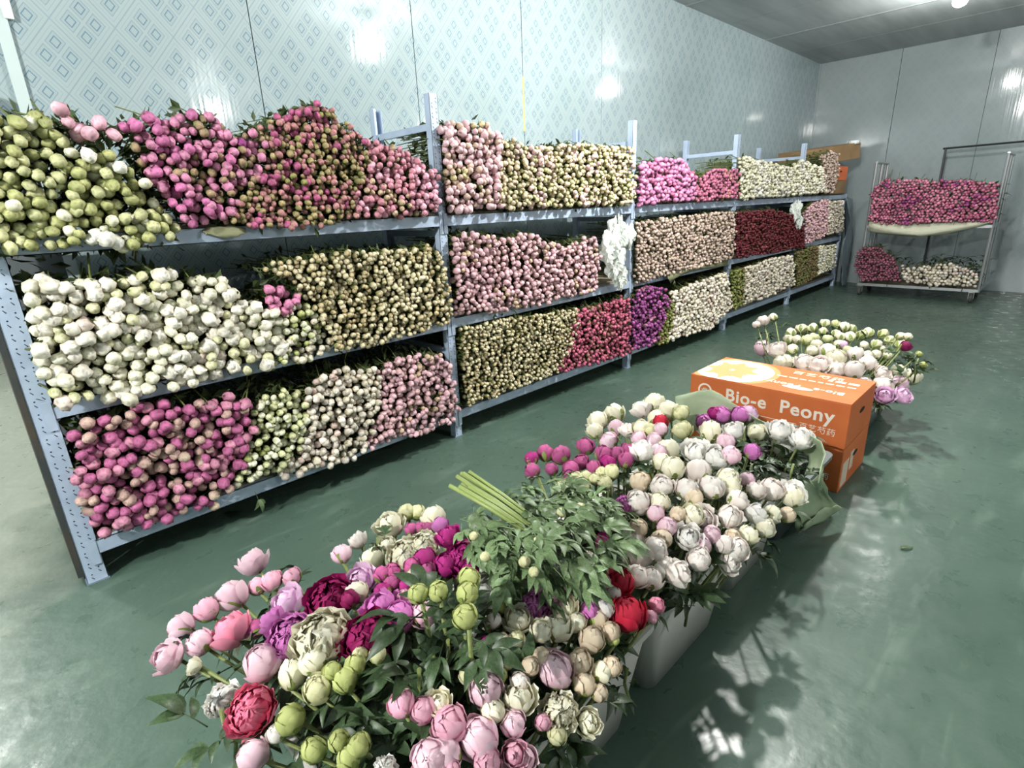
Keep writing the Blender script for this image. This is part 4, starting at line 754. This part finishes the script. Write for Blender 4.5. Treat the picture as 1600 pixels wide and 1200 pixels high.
# ------------------------------------------------------------------ cartons with print
def text_mesh(txt, size, cjk=False):
    cu = bpy.data.curves.new('lettering', 'FONT'); cu.body = txt; cu.size = size; cu.extrude = .0004; cu.resolution_u = 3; cu.space_character = 1.08
    if not cjk: cu.offset = size * .022
    o = bpy.data.objects.new('lettering', cu); S.collection.objects.link(o); dg = bpy.context.evaluated_depsgraph_get(); dg.update()
    me = bpy.data.meshes.new_from_object(o.evaluated_get(dg)); bpy.data.objects.remove(o); me.name = 'lettering'; me.materials.clear(); me.materials.append(INK); return me
TXT = text_mesh('Bio-e  Peony', .095); CJK = text_mesh('百艺芍药', .040, True); TXT2 = text_mesh('Bio-e   Peony', .062); CJK2 = text_mesh('百艺芍药', .062, True)
def carton(loc, lx, ly, lz, m, label, printed=True, rz=0, name='carton'):
    """x: depth, y: length; lid, body, tape seam, hand holes and print; the long printed side faces -x"""
    t = empty(name, loc, rz); tag(t, label, 'box')
    MB().box((-lx / 2, -ly / 2, 0), (lx / 2, ly / 2, lz - .004)).build('body', m, t, bev=.004)
    for s in (-1, 1): MB().box((-lx / 2 + .001 if s < 0 else .0012, -ly / 2 + .001, lz - .004), (-.0012 if s < 0 else lx / 2 - .001, ly / 2 - .001, lz)).build('lid_flap', m, t)
    for s in (-1, 1):
        b = MB(); b.add([(.030 * math.cos(a * PI / 6) * (1.5 if abs(math.cos(a * PI / 6)) > .1 else 1), s * (ly / 2 + .0012), lz * .62 + .013 * math.sin(a * PI / 6)) for a in range(12)], [tuple(range(12)) if s > 0 else tuple(range(11, -1, -1))]); b.build('hand_hole', DARK, t)
    if printed:
        Rf = Matrix(((0, 0, -1), (-1, 0, 0), (0, 1, 0))).to_euler()    # text +x -> -y, text up -> z, facing -x
        for me, y, z in ((TXT, ly * .245, lz * .52), (CJK, -ly * .235, lz * .25)):
            o = link('lettering', me, t, (-lx / 2 - .001, y, z)); o.rotation_euler = Rf
        b = MB().box((-lx / 2 - .0015, -ly * .22, lz * .32), (-lx / 2 - .0005, ly * .235, lz * .32 + .003), 0); b.build('printed_line', INK, t)
        b = MB(); cy, cz = ly * .39, lz * .66; n = 28
        for r0, r1 in ((.030, .040), ):
            V = [(-lx / 2 - .0012, cy + r * math.cos(2 * PI * j / n), cz + r * math.sin(2 * PI * j / n)) for r in (r0, r1) for j in range(n)]; b.add(V, [(j, (j + 1) % n, n + (j + 1) % n, n + j) for j in range(n)])
        for j in range(7):
            a = PI * (.08 + .84 * j / 6); p = (cy + .002 * math.cos(a), cz - .014); q = (cy + .026 * math.cos(a), cz - .014 + .032 * math.sin(a)); s_ = (-math.sin(a) * .006, math.cos(a) * .006)
            md = ((p[0] + q[0]) / 2, (p[1] + q[1]) / 2); b.add([(-lx / 2 - .0012, *p), (-lx / 2 - .0012, md[0] + s_[0], md[1] + s_[1]), (-lx / 2 - .0012, *q), (-lx / 2 - .0012, md[0] - s_[0], md[1] - s_[1])], [(0, 1, 2, 3)])
        b.build('crest', INK, t)
        # printed lid: pale disc with a petalled flower at the left end, wording upside down towards the right
        top = lz + .0006; b = MB(); n = 40; cx_, cy_ = -.02, ly * .30
        cl = lambda x, y: (max(-lx / 2 + .004, min(lx / 2 - .004, x)), max(-ly / 2 + .004, min(ly / 2 - .004, y)), top)
        for (ra, rb, mm, dz) in ((.235, .155, 2, 0), (.205, .135, 0, .0005)):
            b.add([(cl(cx_ + ra * math.cos(2 * PI * j / n) * 1.05, cy_ + ra * math.sin(2 * PI * j / n))[0:2] + (top + dz,)) for j in range(n)], [tuple(range(n))], mm)
        for ringr, k, L in ((0, 8, .150), (.39, 8, .115), (.1, 7, .075)):
            for j in range(k):
                a = 2 * PI * j / k + ringr; ca, sa_ = math.cos(a), math.sin(a); P = [(.012, 0), (L * .55, L * .25), (L, 0), (L * .55, -L * .25)]
                b.add([(cx_ + (x * ca - y * sa_) * 1.2, cy_ + .015 + x * sa_ + y * ca, top + .001 + .0002 * (.2 - L) * 20) for x, y in P], [(0, 1, 2, 3)], 1)
        b.build('lid_print', [INK, INKP, INKL], t)
        Rt = (0, 0, PI / 2)
        o = link('lettering', TXT2, t, (-.07, -ly * .42, lz + .0008)); o.rotation_euler = Rt
        o = link('lettering', CJK2, t, (.15, -ly * .36, lz + .0008)); o.rotation_euler = Rt; o.rotation_euler = (0, 0, -PI / 2); o.location = (.12, -ly * .02, lz + .0008)
        b = MB(); r = random.Random(2)
        for x, hgt in ((.085, .030), (.03, .014)):
            y = -ly * .44
            while y < ly * .02: wd = r.uniform(.02, .05); (b.box((x, y, lz), (x + hgt, y + wd, lz + .0008)) if not (x > .08 and y > -ly * .27) else None); y += wd + .012
        b.build('small_print', INK, t)
        o = MB(); o.add([(-.12 + .024 * math.cos(2 * PI * j / 20), -ly * .16 + .075 * math.sin(2 * PI * j / 20), lz + .0008) for j in range(20)], [tuple(range(20))]); o.build('oval_print', INK, t)
    return t
cx_, cy_ = 2.925, -1.582
t1 = carton((cx_, cy_, 0), .44, .80, .230, CARTON, 'lower orange peony carton standing on the green floor under its twin', rz=.0)
lb = MB(); lb.box((-.20, -.4012, .02), (-.10, -.4002, .15)); lb.box((-.08, -.4012, .07), (-.02, -.4002, .17)); lb.build('side_label', mat('label_paper', (214, 196, 176), .7), t1)
carton((cx_, cy_, .232), .44, .80, .230, CARTON, 'upper orange carton with white lettering and a flower printed on its lid')
tag(MB().box((8.70, -.02, 1.382), (9.42, .42, 1.560)).build('carton', KRAFT, bev=.006), 'brown cardboard carton at the far end of the top shelf, under an orange one', 'box')
carton((9.10, .20, 1.562), .62, .44, .190, mat('bright_orange_carton', (236, 120, 70), .6), 'small orange carton between two brown ones on the rack end', printed=False)
t = empty('carton', (9.02, .26, 1.86), .18); t.rotation_euler = (0, -.10, -.30); tag(t, 'long brown carton lying tilted on top of the orange one by the wall', 'box')
MB().box((-.62, -.20, -.06), (.62, .20, .15)).build('body', KRAFT, t, bev=.006); MB().box((-.62, -.20, .15), (.60, -.005, .155)).build('lid_flap', KRAFT, t); MB().box((-.62, .005, .15), (.60, .2, .155)).build('lid_flap', KRAFT, t)
MB().lathe([(.07, 0), (.07, .05), (.03, .05), (.03, .0)], 16, c=(.52, -.16, .14)).build('tape_roll', TAPE, t, smooth=True)

# ------------------------------------------------------------------ plastic bags, liners, tarp
def crumple(name, pts, m, lab, cat, seed, rad=.05):
    """crumpled thin film: several folded lobes around a path"""
    r = random.Random(seed); V = []; F = []
    for (p, R) in pts:
        n = len(V); ph = [r.random() * 6 for _ in range(6)]
        def f(th, a):
            k = R * (1 + .30 * math.sin(3 * a + ph[0] + 2 * th) + .22 * math.sin(5 * a + ph[1] - 3 * th) + .16 * math.sin(9 * a + 7 * th + ph[2]))
            return (p[0] + k * math.sin(th) * math.cos(a) * .9, p[1] + k * math.sin(th) * math.sin(a) * .6, p[2] + k * math.cos(th) * 1.15)
        v, f_ = sph(26, 16, f); V += v; F += [tuple(i + n for i in q) for q in f_]
    o = link(name, mesh(name, V, F, m, False)); tag(o, lab, cat); return o
Y_ = lambda px, py, y: tuple(map(float, onY(px, py, y)))
crumple('plastic_bag', [(Y_(965, 365, -.08), .085), (Y_(955, 390, -.10), .095), (Y_(962, 412, -.10), .085), (Y_(970, 435, -.09), .06), (Y_(982, 370, -.10), .06)], PLAST, 'crumpled milky plastic bag stuffed beside the third post on the middle shelf', 'bag', 2)
crumple('plastic_bag', [(Y_(1243, 330, -.06), .085), (Y_(1248, 345, -.08), .06)], PLAST, 'small milky plastic bag hanging over the dark red peonies', 'bag', 5)
sheet('sacking', [[Y_(312, 350, .05), Y_(350, 348, .05), Y_(383, 352, .05)], [Y_(318, 360, -.03), Y_(345, 356, -.03), Y_(386, 358, -.03)], [Y_(320, 366, -.05), Y_(352, 371, -.05), Y_(380, 366, -.05)]], OLIVE, 'olive sacking poking out over the top rail under the magenta buds', 'cloth', thick=.003)
sheet('liner_cloth', [[Y_(1045, 425, -.02), Y_(1075, 414, -.02), Y_(1138, 404, -.02)], [Y_(1042, 432, -.05), Y_(1080, 420, -.06), Y_(1138, 412, -.04)], [Y_(1047, 442, -.06), Y_(1080, 424, -.06), Y_(1136, 414, -.04)]], OLIVE, 'olive cloth hanging over the middle rail of the third bay', 'cloth', thick=.003)
for px, py, wd in ((398, 778, .03), (1050, 440, .035)):
    p = onY(px, py - 10, -.03); t = empty('fallen_leaf', p); lf = link('leaf', LEAFSP[0], t); lf.scale = (.11, .11, .11); lf.rotation_euler = (0, 1.35, -1.2); tag(t, 'green leaf hanging over the %s' % ('bottom rail of the nearest bay' if px < 500 else 'middle rail of the third bay'), 'leaf')
T = [[(9.52, -.02, 1.32), (9.70, -.06, 1.30), (9.84, .10, 1.34)], [(9.56, -.10, 1.0), (9.74, -.10, .95), (9.86, .05, 1.0)], [(9.52, -.06, .6), (9.72, -.14, .55), (9.84, 0, .6)], [(9.56, -.10, .25), (9.76, -.12, .22), (9.9, 0, .3)], [(9.60, -.12, .01), (9.80, -.14, .01), (9.94, .02, .01)]]
sheet('grey_tarp', T, TARP, 'grey tarp hanging from the far end of the rack to the floor', 'tarp', sub=4, wob=.008)

# ------------------------------------------------------------------ trolley
CX0, CX1, CYL, CYR = 8.86, 9.46, -.50, -1.82
t = empty('flower_trolley', (CX0, CYR, 0)); tag(t, 'two-tier steel trolley on castors loaded with peonies by the far wall', 'trolley')
def tl(b, name, m=STEEL, **k): o = b.build(name, m, t, **k); o.location = (-CX0, -CYR, 0); return o
for y in (CYL, CYR):
    for x in (CX0, (CX0 + CX1) / 2, CX1): tl(MB().tube([(x, y, .15), (x, y, 1.755)], .016, 8), 'post', smooth=False)
    tl(MB().tube([(CX0, y, 1.755), (CX1, y, 1.755)], .016, 8), 'top_bar'); tl(MB().tube([(CX0, y, .95), (CX1, y, .95)], .012, 8), 'side_bar')
for z in (.16, .94):
    for x in (CX0, CX1): tl(MB().box((x - .015, CYR, z - .02), (x + .015, CYL, z + .015)), 'beam')
    for y in (CYL, CYR): tl(MB().box((CX0, y - .015, z - .02), (CX1, y + .015, z + .015)), 'beam')
    tl(MB().box((CX0 + .016, CYR + .016, z), (CX1 - .016, CYL - .016, z + .012)), 'deck', BOARD)
for x in (CX0 + .04, CX1 - .04):
    for y in (CYL - .03, CYR + .06):
        w_ = empty('castor', (0, 0, 0)); w_.parent = t; w_.location = (x - CX0, y - CYR, 0)
        MB().lathe([(.02, -.018), (.062, -.018), (.066, -.01), (.066, .01), (.062, .018), (.02, .018)], 18, c=(0, 0, .066), axis='y').build('wheel', RUBBER, w_, smooth=True)
        b = MB(); b.box((-.03, -.03, .125), (.03, .03, .142)); b.box((-.02, -.028, .05), (.02, -.024, .13)); b.box((-.02, .024, .05), (.02, .028, .13)); b.build('fork', STEEL, w_)
cl = lambda px, py, x=CX0 - .03: tuple(map(float, onX(px, py, x)))
sheet('liner_cloth', [[cl(1358, 345), cl(1400, 347), cl(1450, 348), cl(1500, 346), cl(1552, 342)], [cl(1358, 352, 8.78), cl(1400, 362, 8.76), cl(1440, 366, 8.76), cl(1500, 356, 8.78), cl(1552, 346, 8.8)], [cl(1356, 362), cl(1385, 366), cl(1440, 369), cl(1490, 364), cl(1545, 350)]], CLOTH, 'pale cloth liner sagging under the flowers on the upper trolley deck', 'cloth', thick=.004)
FX = (lambda u, v, out: (8.80 - out, -u, v), (-1, 0, 0), (1, 0, 0))
def xp(*pts): return [(-float(onX(a, b, 8.80)[1]), float(onX(a, b, 8.80)[2])) for a, b in pts]
for nm, poly, d, pal, lab in (
  ('rose_pink_buds', xp((1362, 300), (1372, 288), (1385, 280), (1440, 282), (1500, 282), (1562, 285), (1560, 320), (1555, 346), (1480, 348), (1380, 350), (1358, 344)), .042, [(3, (216, 120, 150), (150, 60, 90), .1, 0, 1), (2, (196, 90, 130), (130, 40, 80), .1, 0, 1), (1, (170, 60, 140), (120, 30, 90), .05, .1, 1.1)], 'rose pink peony buds on the upper deck of the trolley'),
  ('dark_rose_buds', xp((1338, 395), (1352, 386), (1375, 387), (1400, 405), (1408, 438), (1345, 438), (1336, 420)), .040, [(1, (168, 84, 112), (104, 44, 66), .1, 0, 1)], 'dark rose peony buds on the lower deck of the trolley'),
  ('cream_pale_buds', xp((1408, 414), (1425, 420), (1445, 415), (1480, 412), (1510, 418), (1530, 428), (1526, 448), (1450, 446), (1410, 438)), .046, CRP, 'cream peony buds on the lower deck of the trolley')):
    fill_heads(nm, poly, FX, d, pal, lab, 0, lab, 'x', lowres=True, stems=.58, bulge=.02, fol=2)
# leaves at the stem ends that show beside the right-hand frame
V = []; F = []; r = random.Random(8)
for z0, z1, n in ((.97, 1.42, 420), (.18, .52, 260)):
    for i in range(n):
        a = r.random() * 6.28; leaflet(V, F, (r.uniform(9.0, 9.5), r.uniform(-1.80, -1.2) if r.random() < .8 else r.uniform(-1.2, -.52), z0 + (z1 - z0) * r.random()), (math.cos(a), math.sin(a), r.uniform(-.3, .6)), (0, 0, 1), r.uniform(.08, .14), r.uniform(.012, .02), r)
tag(link('trolley_leaves', mesh('trolley_leaves', V, F, LEAF, True)), 'dark green leaves and stem ends behind the flowers on the trolley', 'leaves', None, 'stuff')
hx = 9.85; ra, rb, rc = onX(1478, 232, hx), onX(1600, 218, hx), onX(1474, 285, hx)
t = empty('clothes_rail', (hx, ra[1], 0)); tag(t, 'thin dark steel rail frame standing between the trolley and the far wall', 'frame')
q = MB(); q.tube([(0, 0, .0), (0, 0, float(ra[2]))], .014, 6); q.build('post', DARKST, t); q = MB(); q.tube([(0, .03, float(ra[2])), (0, float(rb[1] - ra[1]) - .4, float(ra[2]) + .012)], .014, 6); q.build('bar', DARKST, t)
q = MB(); q.tube([(0, float(rb[1] - ra[1]) - .38, .0), (0, float(rb[1] - ra[1]) - .38, float(ra[2]))], .014, 6); q.build('post', DARKST, t)
